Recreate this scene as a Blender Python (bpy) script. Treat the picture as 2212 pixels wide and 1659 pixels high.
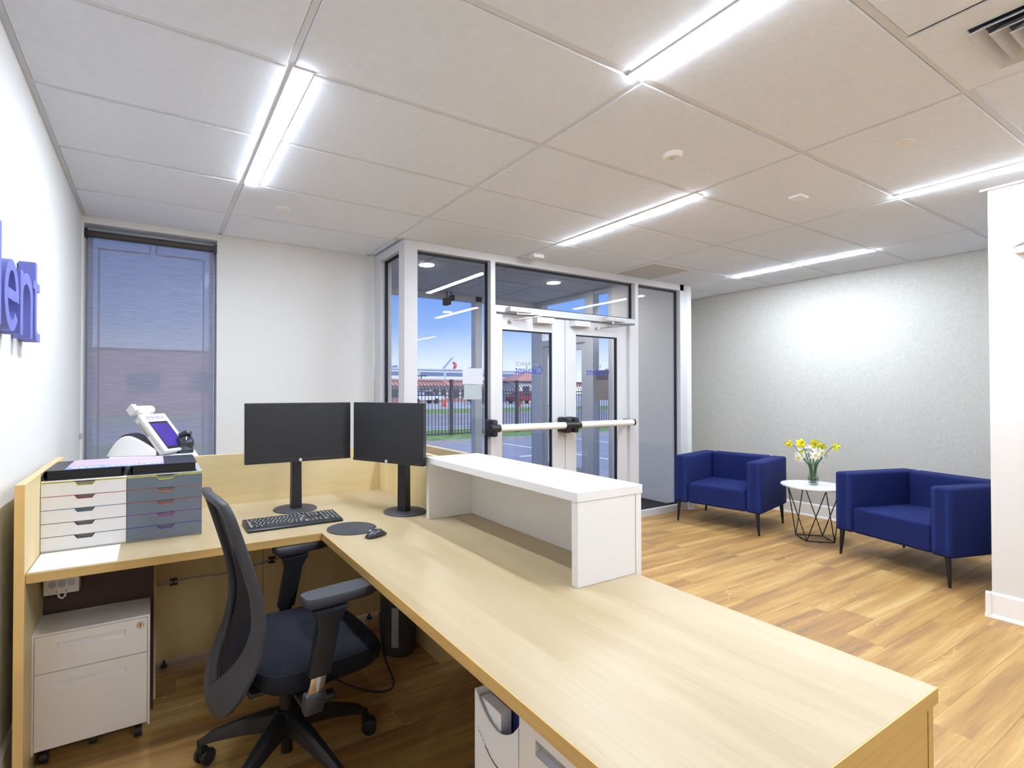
import bpy, bmesh, math, random
from mathutils import Vector, Matrix
random.seed(7)
PI = math.pi
sc = bpy.context.scene
col = sc.collection
for o in list(bpy.data.objects):
    bpy.data.objects.remove(o)

# ------------------------------------------------------------------ camera
CAM_H = 1.3585
cam_d = bpy.data.cameras.new('camera')
cam = bpy.data.objects.new('camera', cam_d); col.objects.link(cam)
cam_d.sensor_fit = 'HORIZONTAL'; cam_d.sensor_width = 36.0
cam_d.lens = 36.0 * 1095.52 / 2212.0
cam_d.shift_x = (1106 - 968) / 2212.0
cam_d.shift_y = (834.6 - 829.5) / 2212.0
cam_d.clip_start = 0.02; cam_d.clip_end = 600
cam.location = (0, 0, CAM_H)
cam.rotation_euler = (PI / 2 + 0.0104, 0, -math.radians(30.02))
sc.camera = cam

# ------------------------------------------------------------------ world, exposure
sc.view_settings.view_transform = 'Standard'
sc.view_settings.look = 'None'
sc.view_settings.gamma = 1.0
sc.view_settings.use_curve_mapping = False
sc.view_settings.exposure = 0.0
sc.cycles.use_denoising = True
sc.cycles.max_bounces = 12
sc.cycles.diffuse_bounces = 6
sc.cycles.glossy_bounces = 4
sc.cycles.transparent_max_bounces = 24
sc.cycles.caustics_reflective = False
sc.cycles.caustics_refractive = False
sc.cycles.sample_clamp_indirect = 6.0

LED = 170.0       # strip light strength
SKY = 1.45
world = bpy.data.worlds.new('sky'); sc.world = world
world.use_nodes = True
wn = world.node_tree.nodes; wl = world.node_tree.links
wn.clear()
w_out = wn.new('ShaderNodeOutputWorld'); w_bg = wn.new('ShaderNodeBackground')
w_tc = wn.new('ShaderNodeTexCoord'); w_sep = wn.new('ShaderNodeSeparateXYZ'); w_r = wn.new('ShaderNodeValToRGB')
wl.new(w_tc.outputs['Generated'], w_sep.inputs[0]); wl.new(w_sep.outputs['Z'], w_r.inputs[0])
wl.new(w_r.outputs[0], w_bg.inputs[0]); wl.new(w_bg.outputs[0], w_out.inputs[0])


def lin(c):
    c = c / 255.0
    return c / 12.92 if c <= 0.04045 else ((c + 0.055) / 1.055) ** 2.4


def rgb(r, g, b): return (lin(r), lin(g), lin(b), 1.0)


cr = w_r.color_ramp
cr.elements[0].position = 0.0; cr.elements[0].color = rgb(240, 244, 250)
cr.elements[1].position = 0.75; cr.elements[1].color = rgb(118, 152, 222)
for p, c in ((0.03, rgb(232, 239, 250)), (0.065, rgb(208, 223, 248)), (0.125, rgb(140, 176, 236)), (0.20, rgb(106, 150, 228))):
    e = cr.elements.new(p); e.color = c
w_bg.inputs[1].default_value = SKY

sun_d = bpy.data.lights.new('sun', 'SUN'); sun_d.energy = 4.6; sun_d.angle = 0.35; sun_d.color = (1, 0.96, 0.9)
sun = bpy.data.objects.new('sun', sun_d); col.objects.link(sun)
sun.rotation_euler = (math.radians(50), 0, math.radians(25))

# ------------------------------------------------------------------ materials
MATS = {}


def mat(name, c, rough=0.5, metal=0.0, var=0.0, vscale=(6, 6, 6), bump=0.0, bscale=(200, 200, 200), emit=None, estr=0.0, coat=0.0, spec=0.5):
    if name in MATS: return MATS[name]
    m = bpy.data.materials.new(name); m.use_nodes = True
    n = m.node_tree.nodes; l = m.node_tree.links
    b = n['Principled BSDF']
    b.inputs['Base Color'].default_value = rgb(*c)
    b.inputs['Roughness'].default_value = rough
    b.inputs['Metallic'].default_value = metal
    b.inputs['Coat Weight'].default_value = coat
    b.inputs['Specular IOR Level'].default_value = spec
    tc = n.new('ShaderNodeTexCoord')
    if var > 0:
        mp = n.new('ShaderNodeMapping'); mp.inputs['Scale'].default_value = vscale
        l.new(tc.outputs['Object'], mp.inputs[0])
        nz = n.new('ShaderNodeTexNoise'); nz.inputs['Scale'].default_value = 1.0; nz.inputs['Detail'].default_value = 4
        l.new(mp.outputs[0], nz.inputs['Vector'])
        r = n.new('ShaderNodeValToRGB'); l.new(nz.outputs['Fac'], r.inputs[0])
        r.color_ramp.elements[0].position = 0.3; r.color_ramp.elements[1].position = 0.7
        r.color_ramp.elements[0].color = rgb(*[x * (1 - var) for x in c])
        r.color_ramp.elements[1].color = rgb(*[min(255, x * (1 + var * 0.6)) for x in c])
        l.new(r.outputs[0], b.inputs['Base Color'])
    if bump > 0:
        mp2 = n.new('ShaderNodeMapping'); mp2.inputs['Scale'].default_value = bscale
        l.new(tc.outputs['Object'], mp2.inputs[0])
        nz2 = n.new('ShaderNodeTexNoise'); nz2.inputs['Scale'].default_value = 1.0; nz2.inputs['Detail'].default_value = 2
        l.new(mp2.outputs[0], nz2.inputs['Vector'])
        bp = n.new('ShaderNodeBump'); bp.inputs['Strength'].default_value = bump; bp.inputs['Distance'].default_value = 0.002
        l.new(nz2.outputs['Fac'], bp.inputs['Height']); l.new(bp.outputs[0], b.inputs['Normal'])
    if emit:
        b.inputs['Emission Color'].default_value = rgb(*emit); b.inputs['Emission Strength'].default_value = estr
    MATS[name] = m
    return m


def mat_glass(name, tint, refl=1.0):
    m = bpy.data.materials.new(name); m.use_nodes = True
    n = m.node_tree.nodes; l = m.node_tree.links; n.clear()
    out = n.new('ShaderNodeOutputMaterial'); mix = n.new('ShaderNodeMixShader')
    tr = n.new('ShaderNodeBsdfTransparent'); gl = n.new('ShaderNodeBsdfGlossy')
    tr.inputs[0].default_value = (*tint, 1); gl.inputs['Roughness'].default_value = 0.0
    lw = n.new('ShaderNodeLayerWeight'); lw.inputs[0].default_value = 0.5
    p = n.new('ShaderNodeMath'); p.operation = 'POWER'; p.inputs[1].default_value = 5
    a = n.new('ShaderNodeMath'); a.operation = 'MULTIPLY_ADD'; a.inputs[1].default_value = 0.9 * refl; a.inputs[2].default_value = 0.04 * refl
    l.new(lw.outputs['Facing'], p.inputs[0]); l.new(p.outputs[0], a.inputs[0]); l.new(a.outputs[0], mix.inputs[0])
    l.new(tr.outputs[0], mix.inputs[1]); l.new(gl.outputs[0], mix.inputs[2]); l.new(mix.outputs[0], out.inputs[0])
    MATS[name] = m
    return m


def mat_maple(name, axis, base=(222, 196, 148), dark=(207, 178, 125)):
    # pale maple laminate, fine grain running along one axis
    m = bpy.data.materials.new(name); m.use_nodes = True
    n = m.node_tree.nodes; l = m.node_tree.links; b = n['Principled BSDF']
    b.inputs['Roughness'].default_value = 0.42
    tc = n.new('ShaderNodeTexCoord')
    s = [9, 9, 9]; s[axis] = 0.9
    mp = n.new('ShaderNodeMapping'); mp.inputs['Scale'].default_value = s; l.new(tc.outputs['Object'], mp.inputs[0])
    nz = n.new('ShaderNodeTexNoise'); nz.inputs['Scale'].default_value = 1; nz.inputs['Detail'].default_value = 6; nz.inputs['Distortion'].default_value = 0.4
    l.new(mp.outputs[0], nz.inputs['Vector'])
    s2 = [140, 140, 140]; s2[axis] = 7
    mp2 = n.new('ShaderNodeMapping'); mp2.inputs['Scale'].default_value = s2; l.new(tc.outputs['Object'], mp2.inputs[0])
    nz2 = n.new('ShaderNodeTexNoise'); nz2.inputs['Scale'].default_value = 1; nz2.inputs['Detail'].default_value = 3
    l.new(mp2.outputs[0], nz2.inputs['Vector'])
    mx = n.new('ShaderNodeMath'); mx.operation = 'MULTIPLY_ADD'; mx.inputs[1].default_value = 0.35
    l.new(nz2.outputs['Fac'], mx.inputs[0]); l.new(nz.outputs['Fac'], mx.inputs[2])
    r = n.new('ShaderNodeValToRGB'); l.new(mx.outputs[0], r.inputs[0])
    r.color_ramp.elements[0].position = 0.5; r.color_ramp.elements[0].color = rgb(*dark)
    r.color_ramp.elements[1].position = 0.85; r.color_ramp.elements[1].color = rgb(*base)
    l.new(r.outputs[0], b.inputs['Base Color'])
    MATS[name] = m
    return m


def mat_plank():
    m = bpy.data.materials.new('oak_plank'); m.use_nodes = True
    n = m.node_tree.nodes; l = m.node_tree.links; b = n['Principled BSDF']
    b.inputs['Roughness'].default_value = 0.5
    tc = n.new('ShaderNodeTexCoord'); oi = n.new('ShaderNodeObjectInfo')
    ml = n.new('ShaderNodeVectorMath'); ml.operation = 'SCALE'; ml.inputs[0].default_value = (37, 91, 13)
    l.new(oi.outputs['Random'], ml.inputs['Scale'])
    ad = n.new('ShaderNodeVectorMath'); ad.operation = 'ADD'
    l.new(tc.outputs['Object'], ad.inputs[0]); l.new(ml.outputs[0], ad.inputs[1])

    def noise(scale, detail=5, dist=0.0):
        mp = n.new('ShaderNodeMapping'); mp.inputs['Scale'].default_value = scale; l.new(ad.outputs[0], mp.inputs[0])
        z = n.new('ShaderNodeTexNoise'); z.inputs['Scale'].default_value = 1; z.inputs['Detail'].default_value = detail
        z.inputs['Distortion'].default_value = dist; l.new(mp.outputs[0], z.inputs['Vector'])
        return z.outputs['Fac']
    big = noise((0.8, 13, 1), 4, 0.2)
    fine = noise((3.5, 130, 1), 5)
    mx = n.new('ShaderNodeMath'); mx.operation = 'MULTIPLY_ADD'; mx.inputs[1].default_value = 0.30
    l.new(fine, mx.inputs[0]); l.new(big, mx.inputs[2])
    rn = n.new('ShaderNodeMath'); rn.operation = 'MULTIPLY_ADD'; rn.inputs[1].default_value = 0.06
    l.new(oi.outputs['Random'], rn.inputs[0]); l.new(mx.outputs[0], rn.inputs[2])
    r = n.new('ShaderNodeValToRGB'); l.new(rn.outputs[0], r.inputs[0])
    e = r.color_ramp.elements
    e[0].position = 0.42; e[0].color = rgb(124, 98, 72)
    e[1].position = 0.92; e[1].color = rgb(198, 168, 112)
    for p, c in ((0.54, (148, 111, 68)), (0.66, (168, 128, 73)), (0.78, (182, 145, 86))):
        x = e.new(p); x.color = rgb(*c)
    # pale cathedral lines
    mpw = n.new('ShaderNodeMapping'); mpw.inputs['Scale'].default_value = (1.3, 12, 1); l.new(ad.outputs[0], mpw.inputs[0])
    wv = n.new('ShaderNodeTexNoise'); wv.inputs['Scale'].default_value = 1; wv.inputs['Detail'].default_value = 1.5
    l.new(mpw.outputs[0], wv.inputs['Vector'])
    ws = n.new('ShaderNodeMath'); ws.operation = 'MULTIPLY'; ws.inputs[1].default_value = 85; l.new(wv.outputs['Fac'], ws.inputs[0])
    si = n.new('ShaderNodeMath'); si.operation = 'SINE'; l.new(ws.outputs[0], si.inputs[0])
    rr = n.new('ShaderNodeValToRGB'); l.new(si.outputs[0], rr.inputs[0])
    rr.color_ramp.elements[0].position = 0.86; rr.color_ramp.elements[0].color = (0, 0, 0, 1)
    rr.color_ramp.elements[1].position = 1.0; rr.color_ramp.elements[1].color = (1, 1, 1, 1)
    msk = noise((0.9, 9, 1), 1)
    rm = n.new('ShaderNodeValToRGB'); l.new(msk, rm.inputs[0])
    rm.color_ramp.elements[0].position = 0.54; rm.color_ramp.elements[0].color = (0, 0, 0, 1)
    rm.color_ramp.elements[1].position = 0.70; rm.color_ramp.elements[1].color = (0.75, 0.75, 0.75, 1)
    mm = n.new('ShaderNodeMath'); mm.operation = 'MULTIPLY'; l.new(rr.outputs[0], mm.inputs[0]); l.new(rm.outputs[0], mm.inputs[1])
    mc = n.new('ShaderNodeMix'); mc.data_type = 'RGBA'
    l.new(mm.outputs[0], mc.inputs[0]); l.new(r.outputs[0], mc.inputs[6]); mc.inputs[7].default_value = rgb(208, 180, 134)
    l.new(mc.outputs[2], b.inputs['Base Color'])
    MATS['oak_plank'] = m
    return m


def mat_weave(name, c1, c2, sa, sb, rough=0.9, alpha=None, soft=(0.35, 0.65)):
    # fabric / wallpaper of crossed threads; alpha < 1 lets light and view through
    m = bpy.data.materials.new(name); m.use_nodes = True
    n = m.node_tree.nodes; l = m.node_tree.links; b = n['Principled BSDF']
    b.inputs['Roughness'].default_value = rough; b.inputs['Specular IOR Level'].default_value = 0.2
    tc = n.new('ShaderNodeTexCoord')
    fs = []
    for s in (sa, sb):
        mp = n.new('ShaderNodeMapping'); mp.inputs['Scale'].default_value = s; l.new(tc.outputs['Object'], mp.inputs[0])
        z = n.new('ShaderNodeTexNoise'); z.inputs['Scale'].default_value = 1; z.inputs['Detail'].default_value = 3
        l.new(mp.outputs[0], z.inputs['Vector']); fs.append(z.outputs['Fac'])
    a = n.new('ShaderNodeMath'); a.operation = 'ADD'; l.new(fs[0], a.inputs[0]); l.new(fs[1], a.inputs[1])
    h = n.new('ShaderNodeMath'); h.operation = 'MULTIPLY'; h.inputs[1].default_value = 0.5; l.new(a.outputs[0], h.inputs[0])
    r = n.new('ShaderNodeValToRGB'); l.new(h.outputs[0], r.inputs[0])
    r.color_ramp.elements[0].position = soft[0]; r.color_ramp.elements[0].color = rgb(*c1)
    r.color_ramp.elements[1].position = soft[1]; r.color_ramp.elements[1].color = rgb(*c2)
    l.new(r.outputs[0], b.inputs['Base Color'])
    if alpha is not None:
        b.inputs['Alpha'].default_value = alpha
    MATS[name] = m
    return m


mat('wall_paint', (224, 223, 221), 0.85, bump=0.15, bscale=(120, 120, 120))
mat('ceiling_tile', (236, 243, 253), 0.95, var=0.012, vscale=(40, 40, 40), bump=0.3, bscale=(500, 500, 500))
mat('ceiling_tee', (222, 226, 232), 0.7)
mat('trim_white', (242, 241, 240), 0.45)
mat_weave('linen_paper', (184, 182, 176), (207, 205, 199), (3, 30, 320), (3, 320, 30), 0.9)
mat_maple('maple_x', 0, (180, 163, 132), (169, 149, 114)); mat_maple('maple_y', 1, (180, 163, 132), (169, 149, 114)); mat_maple('maple_z_lit', 2, (226, 206, 158), (214, 190, 136)); mat_maple('maple_panel_lit', 0, (226, 207, 162), (216, 193, 143))  # upright panels: worktop laminate, colour brightened to make up for their weaker light
mat('maple_edge', (208, 170, 102), 0.45, var=0.05, vscale=(2, 2, 60))
mat_plank()
mat('subfloor', (60, 45, 32), 0.9)
mat('laminate_white', (243, 243, 243), 0.35)
mat('aluminium_white', (208, 208, 210), 0.4)
mat('aluminium_grey', (196, 198, 204), 0.5)
mat('gasket', (22, 24, 38), 0.6)
mat_glass('glass', (0.925, 0.932, 0.945), 1.0)
mat_glass('glass_clear', (0.97, 0.98, 0.98), 0.25)
mat('led', (255, 255, 255), 0.5, emit=(230, 241, 255), estr=LED)
mat('can_light', (255, 255, 255), 0.5, emit=(255, 250, 240), estr=300)
mat('black_plastic', (30, 31, 36), 0.42, var=0.05)
mat('black_soft', (52, 53, 60), 0.6, bump=0.1)
mat('black_frame', (50, 50, 54), 0.55, bump=0.1)
mat('screen', (30, 31, 36), 0.42)
mat('chrome', (215, 212, 206), 0.12, 1.0)
mat('steel', (190, 190, 192), 0.3, 0.8)
mat_weave('seat_fabric', (26, 27, 34), (40, 42, 52), (300, 300, 300), (700, 700, 700), 0.95)
mat_weave('mesh_fabric', (22, 22, 30), (36, 36, 46), (900, 40, 900), (900, 900, 60), 0.9, alpha=0.93)
mat_weave('navy_fabric', (20, 31, 78), (29, 42, 100), (260, 260, 260), (500, 500, 500), 0.85)
mat('black_metal', (26, 25, 28), 0.4, 0.2)
mat('cabinet_metal', (242, 238, 233), 0.45, bump=0.08, bscale=(400, 400, 400))
mat('grey_drawer', (98, 108, 120), 0.5, var=0.03)
mat('unit_grey', (170, 172, 178), 0.5)
mat('white_drawer', (234, 233, 234), 0.5)
mat('paper', (244, 244, 246), 0.8)
mat('vinyl_black', (26, 26, 32), 0.35, bump=0.2, bscale=(300, 300, 300))
mat('shade_rail', (62, 56, 54), 0.6)
mat('sign_blue', (112, 118, 190), 0.5)
mat('print_blue', (30, 84, 205), 0.6)
mat('print_grey', (150, 156, 172), 0.6)
mat('print_white', (240, 240, 245), 0.6)
mat('marble', (240, 240, 243), 0.3, var=0.03, vscale=(30, 4, 4))
mat('steel_grey', (174, 176, 180), 0.5, 0.4)
mat('diffuser_grey', (200, 200, 200), 0.8, bump=0.5, bscale=(900, 900, 900))
mat('dark_void', (24, 25, 34), 0.7)
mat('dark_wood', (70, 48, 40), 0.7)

# ------------------------------------------------------------------ mesh helpers
ORG = {}


class MB:
    def __init__(s): s.v = []; s.f = []; s.m = []

    def add(s, vs, fs, mi=0):
        k = len(s.v); s.v += [Vector(p) for p in vs]
        for f in fs: s.f.append([i + k for i in f]); s.m.append(mi)
        return s

    def box(s, x0, x1, y0, y1, z0, z1, mi=0):
        vs = [(x, y, z) for x in (x0, x1) for y in (y0, y1) for z in (z0, z1)]
        return s.add(vs, [(0, 1, 3, 2), (4, 6, 7, 5), (0, 4, 5, 1), (2, 3, 7, 6), (0, 2, 6, 4), (1, 5, 7, 3)], mi)

    def obox(s, c, size, R, mi=0):
        c = Vector(c); h = [a / 2 for a in size]
        vs = [c + R @ Vector((x * h[0], y * h[1], z * h[2])) for x in (-1, 1) for y in (-1, 1) for z in (-1, 1)]
        return s.add(vs, [(0, 1, 3, 2), (4, 6, 7, 5), (0, 4, 5, 1), (2, 3, 7, 6), (0, 2, 6, 4), (1, 5, 7, 3)], mi)

    def cyl(s, p0, p1, r0, r1=None, n=16, mi=0, sx=1.0):
        r1 = r0 if r1 is None else r1
        p0 = Vector(p0); p1 = Vector(p1); d = (p1 - p0).normalized()
        a = Vector((0, 0, 1)) if abs(d.z) < 0.9 else Vector((1, 0, 0))
        u = d.cross(a).normalized(); w = d.cross(u)
        vs = []
        for p, r in ((p0, r0), (p1, r1)):
            for i in range(n):
                t = 2 * PI * i / n; vs.append(p + (u * math.cos(t) + w * math.sin(t) * sx) * r)
        fs = [(i, (i + 1) % n, n + (i + 1) % n, n + i) for i in range(n)]
        fs += [tuple(reversed(range(n))), tuple(range(n, 2 * n))]
        return s.add(vs, fs, mi)

    def tube(s, pts, r, n=8, mi=0, closed=False):
        pts = [Vector(p) for p in pts]; rs = r if isinstance(r, (list, tuple)) else [r] * len(pts)
        vs = []; prev = None; N = len(pts)
        for i, p in enumerate(pts):
            a = pts[(i - 1) % N] if (closed or i > 0) else p
            b = pts[(i + 1) % N] if (closed or i < N - 1) else p
            d = (b - a).normalized()
            if prev is None:
                q = Vector((0, 0, 1)) if abs(d.z) < 0.9 else Vector((1, 0, 0))
                u = d.cross(q).normalized()
            else:
                u = (prev - d * prev.dot(d)).normalized()
            prev = u; w = d.cross(u)
            for k in range(n):
                t = 2 * PI * k / n; vs.append(p + (u * math.cos(t) + w * math.sin(t)) * rs[i])
        fs = []
        for i in range(N if closed else N - 1):
            j = (i + 1) % N
            for k in range(n): fs.append((i * n + k, i * n + (k + 1) % n, j * n + (k + 1) % n, j * n + k))
        if not closed: fs += [tuple(reversed(range(n))), tuple(range((N - 1) * n, N * n))]
        return s.add(vs, fs, mi)

    def lathe(s, prof, c=(0, 0, 0), n=32, mi=0):
        c = Vector(c); vs = []; N = len(prof)
        for r, z in prof:
            for k in range(n):
                t = 2 * PI * k / n; vs.append(c + Vector((r * math.cos(t), r * math.sin(t), z)))
        fs = [(i * n + k, i * n + (k + 1) % n, (i + 1) * n + (k + 1) % n, (i + 1) * n + k) for i in range(N - 1) for k in range(n)]
        if prof[0][0] > 1e-5: fs.append(tuple(reversed(range(n))))
        if prof[-1][0] > 1e-5: fs.append(tuple(range((N - 1) * n, N * n)))
        return s.add(vs, fs, mi)

    def prism(s, poly, fn, w0, w1, mi=0):
        n = len(poly)
        vs = [fn(u, v, w0) for u, v in poly] + [fn(u, v, w1) for u, v in poly]
        fs = [(i, (i + 1) % n, n + (i + 1) % n, n + i) for i in range(n)]
        fs += [tuple(reversed(range(n))), tuple(range(n, 2 * n))]
        return s.add(vs, fs, mi)

    def sphere(s, c, r, n=12, m=8, sc_=(1, 1, 1), mi=0):
        vs = []; c = Vector(c)
        for i in range(m + 1):
            ph = PI * i / m
            for k in range(n):
                t = 2 * PI * k / n
                vs.append(c + Vector((r * sc_[0] * math.sin(ph) * math.cos(t), r * sc_[1] * math.sin(ph) * math.sin(t), r * sc_[2] * math.cos(ph))))
        fs = [(i * n + k, (i + 1) * n + k, (i + 1) * n + (k + 1) % n, i * n + (k + 1) % n) for i in range(m) for k in range(n)]
        return s.add(vs, fs, mi)

    def xform(s, M):
        s.v = [M @ p for p in s.v]; return s

    def build(s, name, mats, parent=None, bevel=0.0, seg=2, smooth=False, origin=None, stuff=False, sub=0):
        if not isinstance(mats, (list, tuple)): mats = [mats]
        o_ = Vector((0, 0, 0))
        if parent is not None: o_ = ORG.get(parent.name, Vector((0, 0, 0)))
        elif origin == 'auto':
            xs = [p.x for p in s.v]; ys = [p.y for p in s.v]; zs = [p.z for p in s.v]
            o_ = Vector(((min(xs) + max(xs)) / 2, (min(ys) + max(ys)) / 2, min(zs)))
        elif origin is not None: o_ = Vector(origin)
        me = bpy.data.meshes.new(name)
        bm = bmesh.new()
        bv = [bm.verts.new(p - o_) for p in s.v]
        for f, mi in zip(s.f, s.m):
            try:
                bf = bm.faces.new([bv[i] for i in f]); bf.material_index = mi
            except ValueError: pass
        bmesh.ops.remove_doubles(bm, verts=bm.verts, dist=1e-6)
        bmesh.ops.dissolve_degenerate(bm, edges=bm.edges, dist=1e-6)
        bmesh.ops.recalc_face_normals(bm, faces=bm.faces)
        if bevel > 0:
            es = [e for e in bm.edges if len(e.link_faces) == 2 and e.calc_face_angle(0) > 0.5]
            bmesh.ops.bevel(bm, geom=es, offset=bevel, segments=seg, profile=0.5, affect='EDGES', clamp_overlap=True)
        bm.to_mesh(me); bm.free()
        for m in mats: me.materials.append(MATS[m])
        if smooth:
            me.polygons.foreach_set('use_smooth', [True] * len(me.polygons))
            me.set_sharp_from_angle(angle=math.radians(42))
        o = bpy.data.objects.new(name, me); col.objects.link(o)
        if parent is not None:
            o.parent = parent; ORG[o.name] = o_
        else:
            o.location = o_; ORG[o.name] = o_
        if sub:
            md = o.modifiers.new('sub', 'SUBSURF'); md.levels = sub; md.render_levels = sub
        if stuff: o['kind'] = 'stuff'
        return o


def tag(o, label=None, cat=None, group=None, kind=None):
    if label: o['label'] = label
    if cat: o['category'] = cat
    if group: o['group'] = group
    if kind: o['kind'] = kind
    return o


def thing(name, label, cat, loc=(0, 0, 0), rot=None, group=None, kind=None, world=True):
    """Empty at the thing's base. world=True: its parts are written in room coordinates."""
    o = bpy.data.objects.new(name, None); col.objects.link(o)
    o.empty_display_size = 0.1; o.location = loc
    if rot is not None: o.rotation_euler = (0, 0, rot)
    ORG[o.name] = Vector(loc) if world else Vector((0, 0, 0))
    return tag(o, label, cat, group, kind)


def B(*a, **k): return MB().box(*a, **k)


def dup(o, parent=None):
    c = o.copy(); col.objects.link(c); c.parent = parent
    ORG[c.name] = ORG.get(o.name, Vector((0, 0, 0)))
    for ch in list(o.children): dup(ch, c)
    return c


def text_mb(txt, w, h, fn, depth=0.001, mi=0, res=3):
    """text outline fitted into w x h, mapped by fn(u, v, w)"""
    cu = bpy.data.curves.new('t', 'FONT'); cu.body = txt; cu.size = 1; cu.extrude = 0.5; cu.resolution_u = res
    ob = bpy.data.objects.new('t', cu); col.objects.link(ob)
    dg = bpy.context.evaluated_depsgraph_get()
    me = bpy.data.meshes.new_from_object(ob.evaluated_get(dg))
    vs = [v.co.copy() for v in me.vertices]; fs = [list(p.vertices) for p in me.polygons]
    bpy.data.objects.remove(ob); bpy.data.curves.remove(cu); bpy.data.meshes.remove(me)
    x0 = min(v.x for v in vs); x1 = max(v.x for v in vs); y0 = min(v.y for v in vs); y1 = max(v.y for v in vs)
    out = [fn((v.x - x0) / (x1 - x0) * w, (v.y - y0) / (y1 - y0) * h, (v.z + 0.5) * depth) for v in vs]
    return MB().add(out, fs, mi)


# ================================================================== SETTING
H = 2.59
XL, XR, YB = -0.45, 6.21, 4.34       # left wall, linen wall, window wall
YR = -2.2                            # rear wall behind the camera

# floor and its planks
fl = B(XL - 0.1, XR + 0.1, YR - 0.1, YB + 0.1, -0.1, -0.006).build('floor', 'subfloor')
tag(fl, 'oak-look plank floor of the reception room', 'floor', kind='structure')
PW, PL = 0.178, 1.22
plank_me = {}
row = 0
y = YR
while y < YB - 0.01:
    y1 = min(y + PW, YB)
    x = XL - ((row * 0.47 + 0.2 * math.sin(row * 2.3)) % 1.0) * PL
    while x < XR:
        a = max(x, XL); b = min(x + PL, XR)
        if b - a > 0.03:
            if not (a > 1.9 and y > 3.72 and b < 5.3) and not (a > 4.55 and y1 < 0.95):
                key = (round(b - a, 3), round(y1 - y, 3))
                L, W = key
                if key not in plank_me:
                    pm = MB()
                    g = 0.0002; c = 0.0006
                    hx, hy = L / 2 - g, W / 2 - g
                    vs = [(-hx, -hy, -0.006), (hx, -hy, -0.006), (hx, hy, -0.006), (-hx, hy, -0.006),
                          (-hx + 0, -hy, -c), (hx, -hy, -c), (hx, hy, -c), (-hx, hy, -c),
                          (-hx + c, -hy + c, 0), (hx - c, -hy + c, 0), (hx - c, hy - c, 0), (-hx + c, hy - c, 0)]
                    pm.add(vs, [(0, 1, 5, 4), (1, 2, 6, 5), (2, 3, 7, 6), (3, 0, 4, 7), (4, 5, 9, 8), (5, 6, 10, 9), (6, 7, 11, 10), (7, 4, 8, 11), (8, 9, 10, 11)])
                    po = pm.build('floor_plank', 'oak_plank'); plank_me[key] = po.data
                else:
                    po = bpy.data.objects.new('floor_plank', plank_me[key]); col.objects.link(po)
                po.parent = fl; po.location = ((a + b) / 2, (y + y1) / 2, 0)
        x += PL
    y += PW; row += 1

# ceiling: backing, tees and tiles
ce = B(XL - 0.1, XR + 0.1, YR - 0.1, 3.80, H + 0.02, H + 0.12).box(XL - 0.1, 1.73, 3.80, YB + 0.2, H + 0.02, H + 0.12).box(5.44, XR + 0.1, 3.80, YB + 0.2, H + 0.02, H + 0.12).build('ceiling', 'ceiling_tile')
tag(ce, 'white suspended tile ceiling', 'ceiling', kind='structure')
GX = [XL, 0.437, 1.664, 2.885, 4.10, 5.346, XR]
GY = [YR, -1.718, -1.106, -0.494, 0.117, 0.728, 1.340, 1.951, 2.563, 3.174, 3.786, YB]
tee = MB()
for gx in GX[1:-1]: tee.box(gx - 0.012, gx + 0.012, YR, YB if gx < 1.7 else 3.70, H + 0.006, H + 0.02)
for gy in GY[1:-2]: tee.box(XL, XR, gy - 0.012, gy + 0.012, H + 0.0062, H + 0.0199)
tee.box(XL, 1.72, GY[-2] - 0.012, GY[-2] + 0.012, H + 0.0062, H + 0.0199).box(5.44, XR, GY[-2] - 0.012, GY[-2] + 0.012, H + 0.0062, H + 0.0199)
tee.box(XL, XL + 0.022, YR, YB, H + 0.0061, H + 0.0198); tee.box(XL, 1.72, YB - 0.022, YB, H + 0.006, H + 0.0199)
tee.box(XR - 0.022, XR, YR, YB, H + 0.006, H + 0.0199)
tee.build('ceiling_grid', 'ceiling_tee', ce)
LIGHTS = [(0.452, 0.518, 1.951, 3.174), (2.902, 2.968, 1.951, 3.174), (5.352, 5.418, 1.951, 3.174),
          (1.590, 1.656, 0.117, 1.340), (4.022, 4.088, 0.117, 1.340),
          (1.590, 1.656, -2.19, -1.10)]
DIFF = (2.885, 4.10, 0.117, 0.728)
GRILL = None
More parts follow.
